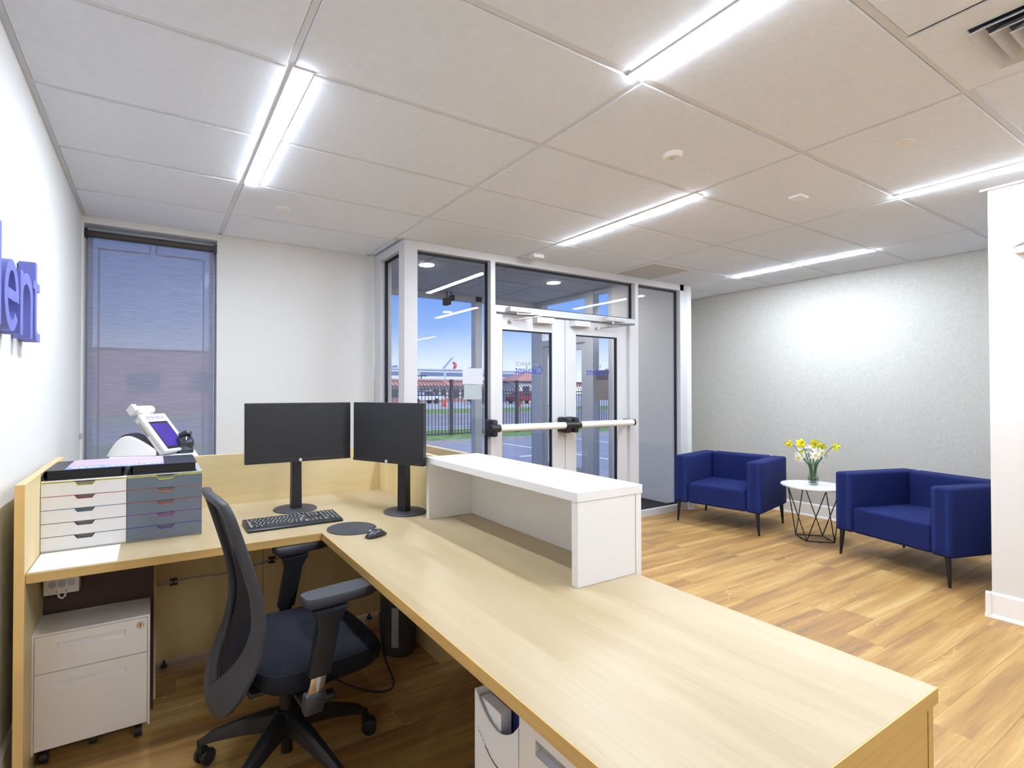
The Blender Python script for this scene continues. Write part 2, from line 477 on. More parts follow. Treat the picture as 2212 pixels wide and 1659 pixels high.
for i in range(len(GX) - 1):
    for j in range(len(GY) - 1):
        x0, x1, y0, y1 = GX[i] + 0.014, GX[i + 1] - 0.014, GY[j] + 0.014, GY[j + 1] - 0.014
        if i == 0: x0 = GX[0] + 0.024
        if j == 9 and i in (2, 3, 4): y1 = 3.70
        if j == 10 and i == 5: x0 = 5.45
        if i == 2 and j >= 10 or (3 <= i <= 4 and j >= 10) : continue      # vestibule stands here
        if x0 > 4.4 and y1 < 0.75 : continue
        for (lx0, lx1, ly0, ly1) in LIGHTS:
            if ly0 - 0.05 < (y0 + y1) / 2 < ly1 + 0.05:
                if lx0 > x0 - 0.03 and lx0 < x0 + 0.06: x0 = lx1 + 0.012
                if lx1 < x1 + 0.03 and lx1 > x1 - 0.06: x1 = lx0 - 0.012
        segs = [(x0, x1)]
        if j == 4 and i == 3: segs = []
        if j == 4 and i == 2: segs = [(x0, 2.255)]       # supply diffuser fills the rest
        if j == 9 and i == 4: segs = [(4.75, x1)]         # return grille fills the left half
        for a, b in segs:
            t = MB(); cc = 0.004
            t.add([(a, y0, H + 0.018), (b, y0, H + 0.018), (b, y1, H + 0.018), (a, y1, H + 0.018),
                   (a, y0, H + cc), (b, y0, H + cc), (b, y1, H + cc), (a, y1, H + cc),
                   (a + cc, y0 + cc, H), (b - cc, y0 + cc, H), (b - cc, y1 - cc, H), (a + cc, y1 - cc, H)],
                  [(0, 1, 2, 3), (0, 1, 5, 4), (1, 2, 6, 5), (2, 3, 7, 6), (3, 0, 4, 7), (4, 5, 9, 8), (5, 6, 10, 9), (6, 7, 11, 10), (7, 4, 8, 11), (8, 9, 10, 11)])
            t.build('ceiling_tile', 'ceiling_tile', ce)


def struct(name, mb, m, label, cat='wall', **k):
    o = mb.build(name, m, **k); tag(o, label, cat, kind='structure'); return o


struct('wall_left', B(XL - 0.1, XL, YR, YB + 0.2, 0, H + 0.02), 'wall_paint', 'white wall on the left with blue raised letters')
wb = B(XL, -0.438, YB, YB + 0.2, 0, H + 0.02).box(-0.438, 0.416, YB, YB + 0.2, 2.545, H + 0.02).box(-0.438, 0.416, YB, YB + 0.2, 0, 0.62)
wb.box(0.416, 1.73, YB, YB + 0.2, 0, H + 0.02)
struct('wall_back', wb, 'wall_paint', 'white wall with the shaded window in it')
struct('wall_right', B(XR, XR + 0.1, YR, YB + 0.2, 0, H + 0.02), 'linen_paper', 'wall in pale grey linen-look paper behind the armchairs')
struct('wall_right.001', B(4.385, XR, YR, 1.02, 0, H + 0.005), 'wall_paint', 'white wall end in front at the right edge')
struct('wall_rear', B(XL, 4.385, YR - 0.1, YR, 0, H + 0.02), 'wall_paint', 'white wall behind the viewer')
# wall between lobby alcove and vestibule
struct('wall_vestibule', B(5.335, 5.415, 3.70, 3.84, 0, H + 0.015).box(5.38, 5.44, 3.84, 4.86, 0, 2.80), 'wall_paint', 'white wall end between glass front and linen wall')
struct('wall_alcove', B(5.44, XR, YB, YB + 0.2, 0, H + 0.015), 'wall_paint', 'white wall closing the alcove beside the vestibule')


def baseboard(name, pts, out, h=0.14):
    # pts: straight run in plan, out: direction it projects
    (xa, ya), (xb, yb) = pts
    ox, oy = out
    prof = [(0, 0), (0.026, 0), (0.026, 0.004), (0.014, 0.022), (0.013, h - 0.012), (0.006, h), (0, h)]
    m = MB(); n = len(prof)
    vs = [(xa + ox * d, ya + oy * d, z) for d, z in prof] + [(xb + ox * d, yb + oy * d, z) for d, z in prof]
    m.add(vs, [(i, (i + 1) % n, n + (i + 1) % n, n + i) for i in range(n)] + [tuple(range(n)), tuple(range(n, 2 * n))])
    return struct(name, m, 'trim_white', 'white moulded baseboard', 'baseboard')


baseboard('baseboard_left', ((XL, YR), (XL, YB)), (1, 0))
baseboard('baseboard_back', ((XL + 0.03, YB), (1.72, YB)), (0, -1))
baseboard('baseboard_right', ((XR, 1.05), (XR, YB)), (-1, 0))
baseboard('baseboard_column', ((4.385, YR), (4.385, 1.046)), (-1, 0), 0.15)
baseboard('baseboard_column.001', ((4.36, 1.02), (XR, 1.02)), (0, 1), 0.15)
baseboard('baseboard_stub', ((5.335, 3.70), (5.44, 3.70)), (0, -1))
baseboard('baseboard_stub.001', ((5.415, 3.676), (5.415, 4.3)), (1, 0))
tr = MB(); tr.box(4.36, 4.40, YR, 1.05, H - 0.012, H); struct('trim_1', tr, 'trim_white', 'thin white angle where the wall end meets the ceiling', 'trim')

# window 1 with frame and glass
w1 = thing('window_1', 'tall window behind the grey blind', 'window', (0, YB + 0.15, 0.62), kind='structure')
wf = MB()
for a in (B(-0.438, -0.40, YB + 0.12, YB + 0.19, 0.62, 2.545), B(0.378, 0.416, YB + 0.12, YB + 0.19, 0.62, 2.545), B(-0.40, 0.378, YB + 0.12, YB + 0.19, 0.62, 0.68), B(-0.40, 0.378, YB + 0.12, YB + 0.19, 2.49, 2.545)):
    wf.add(a.v, a.f)
wf.build('window_frame', 'aluminium_grey', w1, bevel=0.002)
sb = MB(); y0, y1 = YB + 0.125, YB + 0.145
sb.box(-0.364, -0.354, y0, y1, 0.68, 2.41).box(0.326, 0.336, y0, y1, 0.68, 2.41).box(-0.354, -0.032, y0, y1, 2.40, 2.41).box(0.0, 0.326, y0, y1, 2.40, 2.41)
sb.box(-0.042, -0.032, y0, y1, 2.41, 2.50).box(0.0, 0.010, y0, y1, 2.41, 2.50)
sb.build('sash_bead', 'gasket', w1)
B(-0.40, 0.378, YB + 0.152, YB + 0.158, 0.68, 2.49).build('glass_pane', 'glass_clear', w1)

# roller blind
bl = thing('roller_blind', 'blue-grey see-through roller blind hanging full length in the window', 'blind', (0, YB + 0.05, 0.64))
MB().cyl((-0.432, YB + 0.045, 2.482), (0.41, YB + 0.045, 2.482), 0.024, n=20).build('roller', 'shade_rail', bl, smooth=True)
mat_weave('shade_cloth', (132, 133, 152), (158, 160, 182), (3, 3, 420), (9, 3, 260), 0.9, alpha=0.82)
sh = MB()
ny = 24
for k in range(2):
    for i in range(ny + 1):
        z = 0.66 + (2.47 - 0.66) * i / ny
        for x in (-0.418, 0.398):
            sh.v.append(Vector((x, YB + 0.066 + 0.003 * math.sin(i * 1.3) + k * 0.0008, z)))
for i in range(ny): sh.f.append([2 * i, 2 * i + 1, 2 * i + 3, 2 * i + 2]); sh.m.append(0)
sh.build('shade', 'shade_cloth', bl)
B(-0.418, 0.398, YB + 0.055, YB + 0.075, 0.645, 0.665).build('hem_bar', 'shade_rail', bl)
B(-0.437, -0.42, YB + 0.02, YB + 0.07, 2.45, 2.515).build('bracket', 'black_plastic', bl)
B(0.40, 0.415, YB + 0.02, YB + 0.07, 2.45, 2.515).build('bracket', 'black_plastic', bl)
MB().cyl((-0.432, YB + 0.03, 0.75), (-0.432, YB + 0.03, 2.45), 0.0022, n=6).build('cord', 'steel_grey', bl)
MB().box(-0.449, -0.436, YB - 0.045, YB - 0.03, 1.03, 1.07).build('cord_cleat', 'steel_grey', bl, bevel=0.003)

# ------------------------------------------------------------------ storefront
W = 'aluminium_white'
sf = thing('window_2', 'white framed glass front of the entrance vestibule', 'window', (3.5, 3.76, 0), kind='structure')


def mem(name, *b, bev=0.0015):
    return B(*b).build(name, W, sf, bevel=bev)


Y0, Y1 = 3.70, 3.81
mem('corner_post', 1.732, 1.85, Y0, Y1, 0, 2.52)
mem('header', 1.732, 5.28, Y0, Y1, 2.52, H)
mem('mullion', 2.575, 2.625, Y0, Y1, 0, 2.52)
mem('mullion', 4.455, 4.505, Y0, Y1, 0, 2.52)
mem('jamb', 5.215, 5.335, Y0, Y1, 0, H)
mem('sill', 1.85, 2.575, Y0, Y1, 0, 0.07)
mem('sill', 4.505, 5.215, Y0, Y1, 0, 0.07)
mem('transom_bar', 2.625, 4.455, Y0, Y1, 2.075, 2.135)
mem('door_jamb', 2.625, 2.636, Y0, Y1, 0, 2.075)
mem('door_jamb', 4.372, 4.455, Y0, Y1, 0, 2.075)
mem('side_header', 1.732, 1.84, Y1, YB, 2.52, H)
mem('side_jamb', 1.732, 1.84, 4.20, YB, 0, 2.52)
mem('side_sill', 1.732, 1.84, Y1, 4.20, 0, 0.07)


def pane(x0, x1, z0, z1, y=3.762):
    g = MB(); k = 0.016
    g.box(x0, x0 + k, y - 0.012, y + 0.012, z0, z1).box(x1 - k, x1, y - 0.012, y + 0.012, z0, z1)
    g.box(x0 + k, x1 - k, y - 0.012, y + 0.012, z1 - k, z1).box(x0 + k, x1 - k, y - 0.012, y + 0.012, z0, z0 + k)
    g.build('gasket', 'gasket', sf)
    B(x0 + k, x1 - k, y - 0.003, y + 0.003, z0 + k, z1 - k).build('glass_pane', 'glass', sf)


pane(1.85, 2.575, 0.07, 2.52); pane(2.625, 4.455, 2.135, 2.52); pane(4.505, 5.215, 0.07, 2.52)
g = MB(); k = 0.016
g.box(1.774, 1.798, Y1, Y1 + k, 0.07, 2.52).box(1.774, 1.798, 4.20 - k, 4.20, 0.07, 2.52).box(1.774, 1.798, Y1 + k, 4.20 - k, 2.52 - k, 2.52)
g.build('gasket', 'gasket', sf)
B(1.783, 1.789, Y1 + k, 4.20 - k, 0.07, 2.52 - k).build('glass_pane', 'glass', sf)

# doors
BZ = 1.04    # push bar height


def leaf(name, x0, x1, gx0, gx1, label, title, tx0, tx1, bx0, bx1, tlx0, tlx1):
    d = thing(name, label, 'door', ((x0 + x1) / 2, 3.76, 0), kind='structure')
    y0, y1 = 3.728, 3.775
    for nm, b in (('stile', (x0, gx0, y0, y1, 0.012, 2.062)), ('stile', (gx1, x1, y0, y1, 0.012, 2.062)),
                  ('top_rail', (gx0, gx1, y0, y1, 1.925, 2.062)), ('bottom_rail', (gx0, gx1, y0, y1, 0.012, 0.26))):
        B(*b).build(nm, W, d, bevel=0.0012)
    g = MB(); k = 0.010
    g.box(gx0, gx0 + k, y0 + 0.01, y1 - 0.01, 0.26, 1.925).box(gx1 - k, gx1, y0 + 0.01, y1 - 0.01, 0.26, 1.925).box(gx0 + k, gx1 - k, y0 + 0.01, y1 - 0.01, 1.925 - k, 1.925)
    g.build('gasket', 'gasket', d)
    B(gx0 + k, gx1 - k, 3.749, 3.755, 0.26, 1.925 - k).build('glass_pane', 'glass', d)
    # mirrored lettering on the outer side of the glass
    fnm = lambda X0, X1, Z: (lambda u, v, w: (X1 - u, 3.7555 + w, Z + v))
    text_mb(title, tlx1 - tlx0, 0.034, fnm(tlx0, tlx1, 1.60), 0.0006).build('lettering', 'print_grey', d)
    text_mb('Catalent', tx1 - tx0, 0.074, fnm(tx0, tx1, 1.525), 0.0006).build('lettering', 'print_blue', d)
    # push bar
    pb = MB().cyl((bx0, 3.60, BZ), (bx1, 3.60, BZ), 0.031, n=24)
    pb.build('push_bar', 'trim_white', d, smooth=True)
    return d


d1 = leaf('door_1', 2.638, 3.474, 2.722, 3.315, 'left glazed entrance door with white push bar', 'ENTRANCE', 2.885, 3.215, 2.60, 3.353, 2.895, 3.165)
d2 = leaf('door_2', 3.482, 4.368, 3.625, 4.212, 'right glazed exit door with white push bar', 'EXIT', 3.79, 4.12, 3.545, 4.286, 3.885, 4.00)


def block(d, x, hw):
    m = MB().box(x - hw, x + hw, 3.585, 3.728, BZ - 0.075, BZ + 0.075)
    m.build('bar_bracket', 'black_plastic', d, bevel=0.018, seg=3, smooth=True)
    MB().cyl((x - hw - 0.02, 3.60, BZ), (x + hw + 0.02, 3.60, BZ), 0.034, n=20).build('bar_collar', 'black_plastic', d, smooth=True)


block(d1, 2.548, 0.028); block(d1, 3.405, 0.034); block(d2, 3.50, 0.026)
MB().cyl((4.286, 3.60, BZ), (4.31, 3.60, BZ), 0.034, n=20).box(4.29, 4.33, 3.59, 3.728, BZ - 0.03, BZ + 0.03).build('bar_end', 'black_plastic', d2, bevel=0.004, smooth=True)


def closer(d, x0, x1, z, fx, ax):
    b = MB().box(x0, x1, 3.63, 3.70, z, z + 0.045); b.build('closer_body', 'aluminium_white', d, bevel=0.008, seg=2, smooth=True)
    arm = MB().cyl((x0 + 0.1, 3.66, z - 0.02), (x0 + 0.1, 3.66, z), 0.014, n=12)
    arm.tube([(x0 + 0.1, 3.66, z - 0.015), (fx, 3.58, z - 0.02)], 0.007, n=8).tube([(fx, 3.58, z - 0.026), (ax, 3.70, z - 0.075)], 0.006, n=8)
    arm.cyl((ax, 3.69, z - 0.075), (ax, 3.728, z - 0.075), 0.016, n=12)
    arm.build('closer_arm', 'steel', d, smooth=True)


closer(d1, 2.74, 2.99, 2.055 + 0.022, 3.06, 2.80); closer(d2, 3.97, 4.22, 2.077, 4.30, 3.90)
for d, a, b in ((d1, 3.07, 3.28), (d2, 3.54, 3.75)):
    B(a, b, 3.655, 3.728, 2.00, 2.055).build('door_sensor', 'aluminium_white', d, bevel=0.003)

# sheets of paper on the glass left of the door
for (a, b, c, e, lab, nm) in ((2.322, 2.535, 1.425, 1.565, 'white notice sheet taped to the glass beside the door, upper one', 1), (2.336, 2.52, 1.29, 1.42, 'pale green-grey paper on the glass below the taped notice', 2)):
    m = B(a, b, 3.766, 3.7675, c, e).build('notice_sheet', 'paper' if nm == 1 else mat('paper_green', (205, 216, 212), 0.8).name, origin='auto'); tag(m, lab, 'paper')

# ------------------------------------------------------------------ vestibule
VX0, VX1, VY1, VZ = 1.732, 5.44, 6.50, 2.80
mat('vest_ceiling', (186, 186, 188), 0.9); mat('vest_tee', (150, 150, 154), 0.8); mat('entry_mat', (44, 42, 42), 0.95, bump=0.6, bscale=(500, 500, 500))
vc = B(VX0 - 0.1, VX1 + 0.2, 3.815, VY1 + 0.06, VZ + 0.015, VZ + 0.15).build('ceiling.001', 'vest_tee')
tag(vc, 'tiled ceiling of the glass vestibule', 'ceiling', kind='structure')
for i in range(4):
    for j in range(5):
        x0 = VX0 - 0.1 + i * 0.96; y0 = 3.83 + j * 0.535
        if (i, j) == (2, 4): pass
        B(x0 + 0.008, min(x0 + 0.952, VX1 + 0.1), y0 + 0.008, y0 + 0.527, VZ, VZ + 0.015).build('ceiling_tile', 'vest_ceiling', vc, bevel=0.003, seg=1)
# lobby side above header: closes gap between the two ceiling levels
struct('wall_header', B(VX0, 5.44, 3.706, 3.81, H + 0.016, 2.95), 'wall_paint', 'white bulkhead above the vestibule glass')
struct('floor_vestibule', B(VX0, VX1, 3.815, VY1, -0.03, -0.002), 'subfloor', 'floor of the vestibule', 'floor')
tag(B(1.90, 5.36, 3.83, 6.40, -0.002, 0.012).build('entry_mat', 'entry_mat', origin='auto'), 'black ribbed entry mat covering the vestibule floor', 'mat')
ve = thing('window_3', 'grey framed outer glazing of the vestibule', 'window', (4, 6.5, 0), kind='structure')
G = 'aluminium_grey'


def vm(name, *b): return B(*b).build(name, G, ve, bevel=0.002)


for a, b in ((1.70, 1.80), (2.66, 2.76), (4.20, 4.32), (5.38, 5.50)): vm('post', a, b, 6.44, 6.56, 0, VZ)
vm('header_bar', 1.80, 5.38, 6.44, 6.56, 2.72, VZ); vm('sill_bar', 1.80, 5.38, 6.44, 6.56, 0, 0.08)
for a, b in ((1.80, 2.66), (2.76, 4.20), (4.32, 5.38)):
    B(a, b, 6.497, 6.503, 0.08, 2.72).build('glass_pane', 'glass_clear', ve)
vm('post', 5.38, 5.50, 6.30, 6.44, 0, VZ); vm('post', 5.38, 5.50, 5.20, 5.36, 0, VZ); vm('post', 5.38, 5.50, 4.86, 4.92, 0, VZ)
vm('post', 1.70, 1.80, 4.54, 4.62, 0, VZ); vm('header_bar', 5.39, 5.49, 4.92, 6.30, 2.74, VZ)
vm('transom_bar', 5.39, 5.49, 5.36, 6.30, 2.08, 2.17)
B(5.437, 5.443, 4.92, 5.20, 0.08, 2.74).build('glass_pane', 'glass_clear', ve)
B(5.437, 5.443, 5.36, 6.30, 2.17, 2.74).build('glass_pane', 'glass_clear', ve)
vm('sill_bar', 5.39, 5.49, 4.92, 5.20, 0, 0.08)
B(1.745, 1.751, 4.62, 6.44, 0.08, 2.72).build('glass_pane', 'glass_clear', ve)
d3 = thing('door_3', 'grey framed outer glass door with tubular pull handle', 'door', (5.44, 5.83, 0), kind='structure')
for b in ((5.415, 5.465, 6.20, 6.295, 0.01, 2.07), (5.415, 5.465, 5.365, 5.46, 0.01, 2.07), (5.415, 5.465, 5.46, 6.20, 1.98, 2.07), (5.415, 5.465, 5.46, 6.20, 0.01, 0.24)):
    B(*b).build('door_frame', G, d3, bevel=0.002)
B(5.437, 5.443, 5.46, 6.20, 0.24, 1.98).build('glass_pane', 'glass_clear', d3)
hp = [(5.415, 6.15, 1.02), (5.36, 6.15, 1.0), (5.335, 6.15, 0.95), (5.335, 6.15, 0.70), (5.36, 6.15, 0.65), (5.415, 6.15, 0.63)]
MB().tube([(5.415, 6.02, 1.0), (5.40, 6.06, 1.005), (5.385, 6.11, 0.97), (5.38, 6.125, 0.90), (5.38, 6.125, 0.74), (5.385, 6.11, 0.67), (5.40, 6.06, 0.635), (5.415, 6.02, 0.64)], 0.014, n=12).build('pull_handle', 'steel', d3, smooth=True)
MB().box(5.39, 5.415, 5.48, 6.18, 1.12, 1.145).build('push_bar', 'steel', d3, bevel=0.004)
# brown notice on the outer glass
ps = thing('notice_poster', 'brown and taupe notice on the outer glass with small print', 'poster', (5.43, 5.06, 1.24))
B(5.428, 5.4345, 4.94, 5.19, 1.52, 1.66).build('upper_sheet', mat('poster_brown', (104, 90, 102), 0.7).name, ps)
B(5.428, 5.4345, 4.94, 5.19, 1.24, 1.52).build('lower_sheet', mat('poster_taupe', (150, 140, 136), 0.7).name, ps)
# can lights, exit sign and camera of the vestibule
for (x, y, lab) in ((2.66, 5.09, 'round recessed downlight in the vestibule ceiling, left one'), (4.55, 5.09, 'round recessed downlight in the vestibule ceiling, right one above the doors')):
    t = thing('downlight', lab, 'ceiling light', (x, y, VZ), group='downlights of the vestibule')
    MB().lathe([(0.088, VZ - 0.006), (0.096, VZ - 0.004), (0.098, VZ)], (x, y, 0), 28).build('trim_ring', 'trim_white', t, smooth=True)
    MB().cyl((x, y, VZ - 0.0075), (x, y, VZ - 0.0062), 0.084, n=28).build('lens', 'can_light', t)
t = thing('security_camera', 'small dark double camera hanging outside under the canopy edge', 'camera', (3.66, 6.3, VZ))
MB().cyl((3.62, 6.3, 2.70), (3.62, 6.3, VZ), 0.010, n=8).build('mount', 'black_plastic', t); MB().cyl((3.69, 6.3, 2.75), (3.69, 6.3, VZ), 0.008, n=8).build('mount', 'black_plastic', t)
B(3.58, 3.66, 6.24, 6.36, 2.60, 2.70).build('camera_body', 'dark_void', t, bevel=0.008); B(3.67, 3.73, 6.26, 6.34, 2.67, 2.75).build('camera_body', 'dark_void', t, bevel=0.008)
t = thing('vestibule_vent', 'grey slotted air vent in the vestibule ceiling', 'vent', (4.0, 5.8, VZ))
B(3.75, 4.36, 5.35, 5.95, VZ - 0.006, VZ).build('frame', 'steel_grey', t, bevel=0.002)
for j in range(3):
    for i in range(5): B(3.80 + i * 0.108, 3.89 + i * 0.108, 5.42 + j * 0.19, 5.50 + j * 0.19, VZ - 0.0075, VZ - 0.0062).build('slot', 'diffuser_grey', t)

# ================================================================== CEILING FITTINGS
LL = ['nearest the back window, above the drawer units', 'in the middle of the room, running to the glass front', 'farthest, close to the linen wall',
      'large one at the top edge above the desk', 'at the right edge above the second armchair', 'behind the viewer on the left', 'behind the viewer in the middle', 'behind the viewer, rearmost']
for i, (x0, x1, y0, y1) in enumerate(LIGHTS):
    t = thing('linear_light', 'slim white linear ceiling light, ' + LL[i], 'ceiling light', ((x0 + x1) / 2, (y0 + y1) / 2, H), group='linear ceiling lights')
    m = MB(); e = 0.006
    m.box(x0 - e, x0, y0, y1, H - 0.004, H + 0.018).box(x1, x1 + e, y0, y1, H - 0.004, H + 0.018)
    m.box(x0 - e, x1 + e, y0 - e, y0, H - 0.004, H + 0.018).box(x0 - e, x1 + e, y1, y1 + e, H - 0.004, H + 0.018)
    m.build('housing', 'trim_white', t)
    B(x0 + 0.001, x1 - 0.001, y0 + 0.001, y1 - 0.001, H - 0.009, H + 0.012).build('diffuser', 'led', t)

# supply diffuser with stepped cones
t = thing('air_diffuser', 'white square stepped air diffuser at the top right corner', 'vent', (2.57, 0.42, H))
DX0, DX1, DY0, DY1 = 2.268, 2.868, 0.125, 0.722
fr = MB()
fi = (2.39, 2.745, 0.245, 0.602)
fr.box(DX0, fi[0], DY0, DY1, H, H + 0.0055).box(fi[1], DX1, DY0, DY1, H, H + 0.0055).box(fi[0], fi[1], DY0, fi[2], H, H + 0.0055).box(fi[0], fi[1], fi[3], DY1, H, H + 0.0055)
fr.build('face_plate', 'ceiling_tile', t)
B(DX0 + 0.02, DX1 - 0.02, DY0 + 0.02, DY1 - 0.02, H + 0.005, H + 0.018).build('throat', 'dark_void', t)
cx, cy = (fi[0] + fi[1]) / 2, (fi[2] + fi[3]) / 2
for k, (ho, zi) in enumerate(((0.178, 0.0), (0.135, -0.006), (0.095, -0.012), (0.055, -0.018))):
    m = MB(); hi = ho - 0.032; zo = H + zi - 0.020; zt = H + 0.004
    # truncated pyramid ring flaring outward and down
    o_ = [(cx - ho, cy - ho, zo), (cx + ho, cy - ho, zo), (cx + ho, cy + ho, zo), (cx - ho, cy + ho, zo)]
    i_ = [(cx - hi, cy - hi, zt), (cx + hi, cy - hi, zt), (cx + hi, cy + hi, zt), (cx - hi, cy + hi, zt)]
    o2 = [(a, b, c + 0.002) for a, b, c in o_]; i2 = [(a, b, c + 0.002) for a, b, c in i_]
    m.add(o_ + i_ + o2 + i2, [(a, (a + 1) % 4, 4 + (a + 1) % 4, 4 + a) for a in range(4)] + [(8 + a, 8 + (a + 1) % 4, 12 + (a + 1) % 4, 12 + a) for a in range(4)]
          + [(a, (a + 1) % 4, 8 + (a + 1) % 4, 8 + a) for a in range(4)] + [(4 + a, 4 + (a + 1) % 4, 12 + (a + 1) % 4, 12 + a) for a in range(4)])
    if k == 3: m.box(cx - hi, cx + hi, cy - hi, cy + hi, zt, zt + 0.002)
    m.build('cone_ring', 'aluminium_white', t)

# return grille
t = thing('return_grille', 'square grey perforated return grille in the ceiling above the doors', 'vent', (4.44, 3.48, H))
B(4.115, 4.735, 3.19, 3.772, H - 0.001, H + 0.016).build('frame', 'trim_white', t, bevel=0.003)
B(4.155, 4.695, 3.225, 3.735, H - 0.0035, H - 0.0012).build('perforated_sheet', 'diffuser_grey', t)

t = thing('motion_sensor', 'round white ceiling sensor with a grey lens left of the cover plates', 'sensor', (2.318, 1.684, H))
MB().lathe([(0.001, H - 0.022), (0.040, H - 0.022), (0.046, H - 0.016), (0.050, H)], (2.318, 1.684, 0), 32).build('housing', 'trim_white', t, smooth=True)
MB().lathe([(0.001, H - 0.027), (0.016, H - 0.025), (0.019, H - 0.0222)], (2.31, 1.68, 0), 20).build('lens', 'diffuser_grey', t, smooth=True)
t = tag(B(3.455, 3.555, 1.615, 1.69, H - 0.018, H).build('smoke_detector', 'trim_white', bevel=0.006, seg=3, smooth=True, origin='auto'), 'small white square detector on the ceiling', 'sensor')
for (x, y, l_) in ((3.199, 1.034, 'round white sprinkler cover plate on the ceiling at the right'), (0.734, 3.496, 'round white cover plate on the ceiling above the two monitors'), (4.997, 2.258, 'round white cover plate beside the farthest linear light')):
    m = MB().lathe([(0.001, H - 0.005), (0.040, H - 0.005), (0.042, H - 0.003), (0.042, H - 0.001), (0.036, H), (0.001, H)], (x, y, 0), 32).build('cover_plate', 'trim_white', smooth=True, origin='auto')
    tag(m, l_, 'cover plate', 'cover plates on the ceiling')
t = tag(MB().box(2.90, 3.02, 3.50, 3.57, H - 0.035, H).box(2.92, 2.99, 3.49, 3.50, H - 0.03, H - 0.006).build('door_detector', 'trim_white', bevel=0.004, origin='auto'), 'white box detector on the ceiling above the door mullion', 'sensor')

# emergency light on the wall end
t = thing('emergency_light', 'white emergency light with a prismatic lens high on the wall end', 'emergency light', (4.34, 0.90, 2.20))
B(4.335, 4.385, 0.60, 0.905, 2.165, 2.205).build('base', 'trim_white', t, bevel=0.006, seg=2)
mat('lens_prism', (214, 216, 218), 0.25, bump=0.8, bscale=(300, 300, 300))
R = Matrix.Rotation(math.radians(-28), 3, 'X')
MB().obox((4.352, 0.900, 2.262), (0.05, 0.075, 0.105), R).build('lens', 'lens_prism', t, bevel=0.004)

# ================================================================== WALL SIGN
t = thing('wall_sign', 'large raised blue letters lent of a company name on the left wall', 'sign', (XL, 2.2, 1.55))


def sgn(ch, ya, yb, za, zb):
    text_mb(ch, yb - ya, zb - za, lambda u, v, w: (-0.445 + w, ya + u, za + v), 0.05, res=8).build('letter_' + ch, 'sign_blue', t)




def slab(nm, polys):
    m = MB()
    for p in polys: m.prism(p, lambda u, v, w: (w, u, v), -0.445, -0.395)
    m.build(nm, 'sign_blue', t)


slab('letter_l', [[(1.900, 1.556), (1.956, 1.556), (1.956, 1.862), (1.900, 1.862)]])
arc_e = []
ec = (2.088, 1.665)
for k in range(33):
    a = math.radians(-8 + (322 + 8) * k / 32); arc_e.append((math.cos(a), math.sin(a)))
quads = []
for (c0, s0), (c1, s1) in zip(arc_e[:-1], arc_e[1:]):
    quads.append([(ec[0] + 0.095 * c0, ec[1] + 0.114 * s0), (ec[0] + 0.095 * c1, ec[1] + 0.114 * s1), (ec[0] + 0.053 * c1, ec[1] + 0.080 * s1), (ec[0] + 0.053 * c0, ec[1] + 0.080 * s0)])
quads.append([(2.037, 1.650), (2.1395, 1.650), (2.1395, 1.684), (2.037, 1.684)])
slab('letter_e', quads)
pn = [(2.203, 1.553), (2.242, 1.553)] + [(2.242, 1.685)]
pn += [(2.303 - 0.061 * math.cos(a), 1.690 + 0.050 * math.sin(a)) for a in [PI * k / 10 for k in range(1, 10)]]
pn += [(2.364, 1.685), (2.364, 1.553), (2.403, 1.553), (2.403, 1.700)]
pn += [(2.312 + 0.091 * math.cos(a), 1.700 + 0.079 * math.sin(a)) for a in [0.75 * PI * k / 10 for k in range(1, 11)]]
pn += [(2.242, 1.752), (2.242, 1.774), (2.203, 1.774)]
slab('letter_n', [pn])
slab('letter_t', [[(2.442, 1.848), (2.442, 1.776), (2.412, 1.776), (2.412, 1.745), (2.442, 1.745), (2.442, 1.612), (2.446, 1.582), (2.460, 1.561), (2.490, 1.549), (2.539, 1.552),
                   (2.539, 1.584), (2.494, 1.584), (2.481, 1.593), (2.477, 1.612), (2.477, 1.745), (2.529, 1.745), (2.529, 1.776), (2.477, 1.776), (2.477, 1.848)]])

for y in (1.93, 2.03, 2.23, 2.38, 2.47): MB().cyl((XL, y, 1.60), (-0.44, y, 1.60), 0.004, n=8).build('spacer', 'steel', t)

# ================================================================== RECEPTION DESK
DZ = 0.74
dk = thing('reception_desk', 'L-shaped maple reception desk with low privacy panels', 'desk', (0.5, 2.0, 0))
MB().prism([(-0.375, 2.205), (0.638, 2.205), (0.638, 0.414), (1.418, 0.414), (1.418, 2.2295), (1.236, 2.2295), (1.236, 3.01), (-0.375, 3.01)], lambda u, v, w: (u, v, w), DZ - 0.032, DZ).build('worktop', 'maple_y', dk)
for b in ((-0.375, 0.637, 2.202, 2.205, DZ - 0.0318, DZ - 0.0003), (0.635, 0.638, 0.414, 2.2045, DZ - 0.0318, DZ - 0.0003), (0.635, 1.418, 0.411, 0.414, DZ - 0.0318, DZ - 0.0003)):
    B(*b).build('edge_band', 'maple_edge', dk)
B(1.418, 1.4205, 0.411, 1.17, DZ - 0.0318, DZ - 0.0003).build('edge_band', 'maple_edge', dk)
B(-0.404, -0.3765, 2.19, 3.035, 0.0, 1.045).build('end_panel', 'maple_z_lit', dk, bevel=0.001)
B(-0.404, -0.3765, 2.187, 2.1899, 0.0, 1.045).build('edge_band', mat('edge_gold', (234, 192, 118), 0.45).name, dk)
B(-0.376, 1.236, 3.011, 3.035, 0.09, 1.015).build('back_panel', 'maple_panel_lit', dk, bevel=0.001)
B(1.2365, 1.26, 2.23, 3.035, 0.0, 1.03).build('side_panel', 'maple_z_lit', dk, bevel=0.001)
B(1.385, 1.418, 2.23, 3.035, 0.0, 1.04).build('outer_panel', 'maple_y', dk, bevel=0.001)
B(1.2605, 1.3845, 2.2305, 2.255, 0.0, 1.03).build('end_filler', 'maple_z_lit', dk)
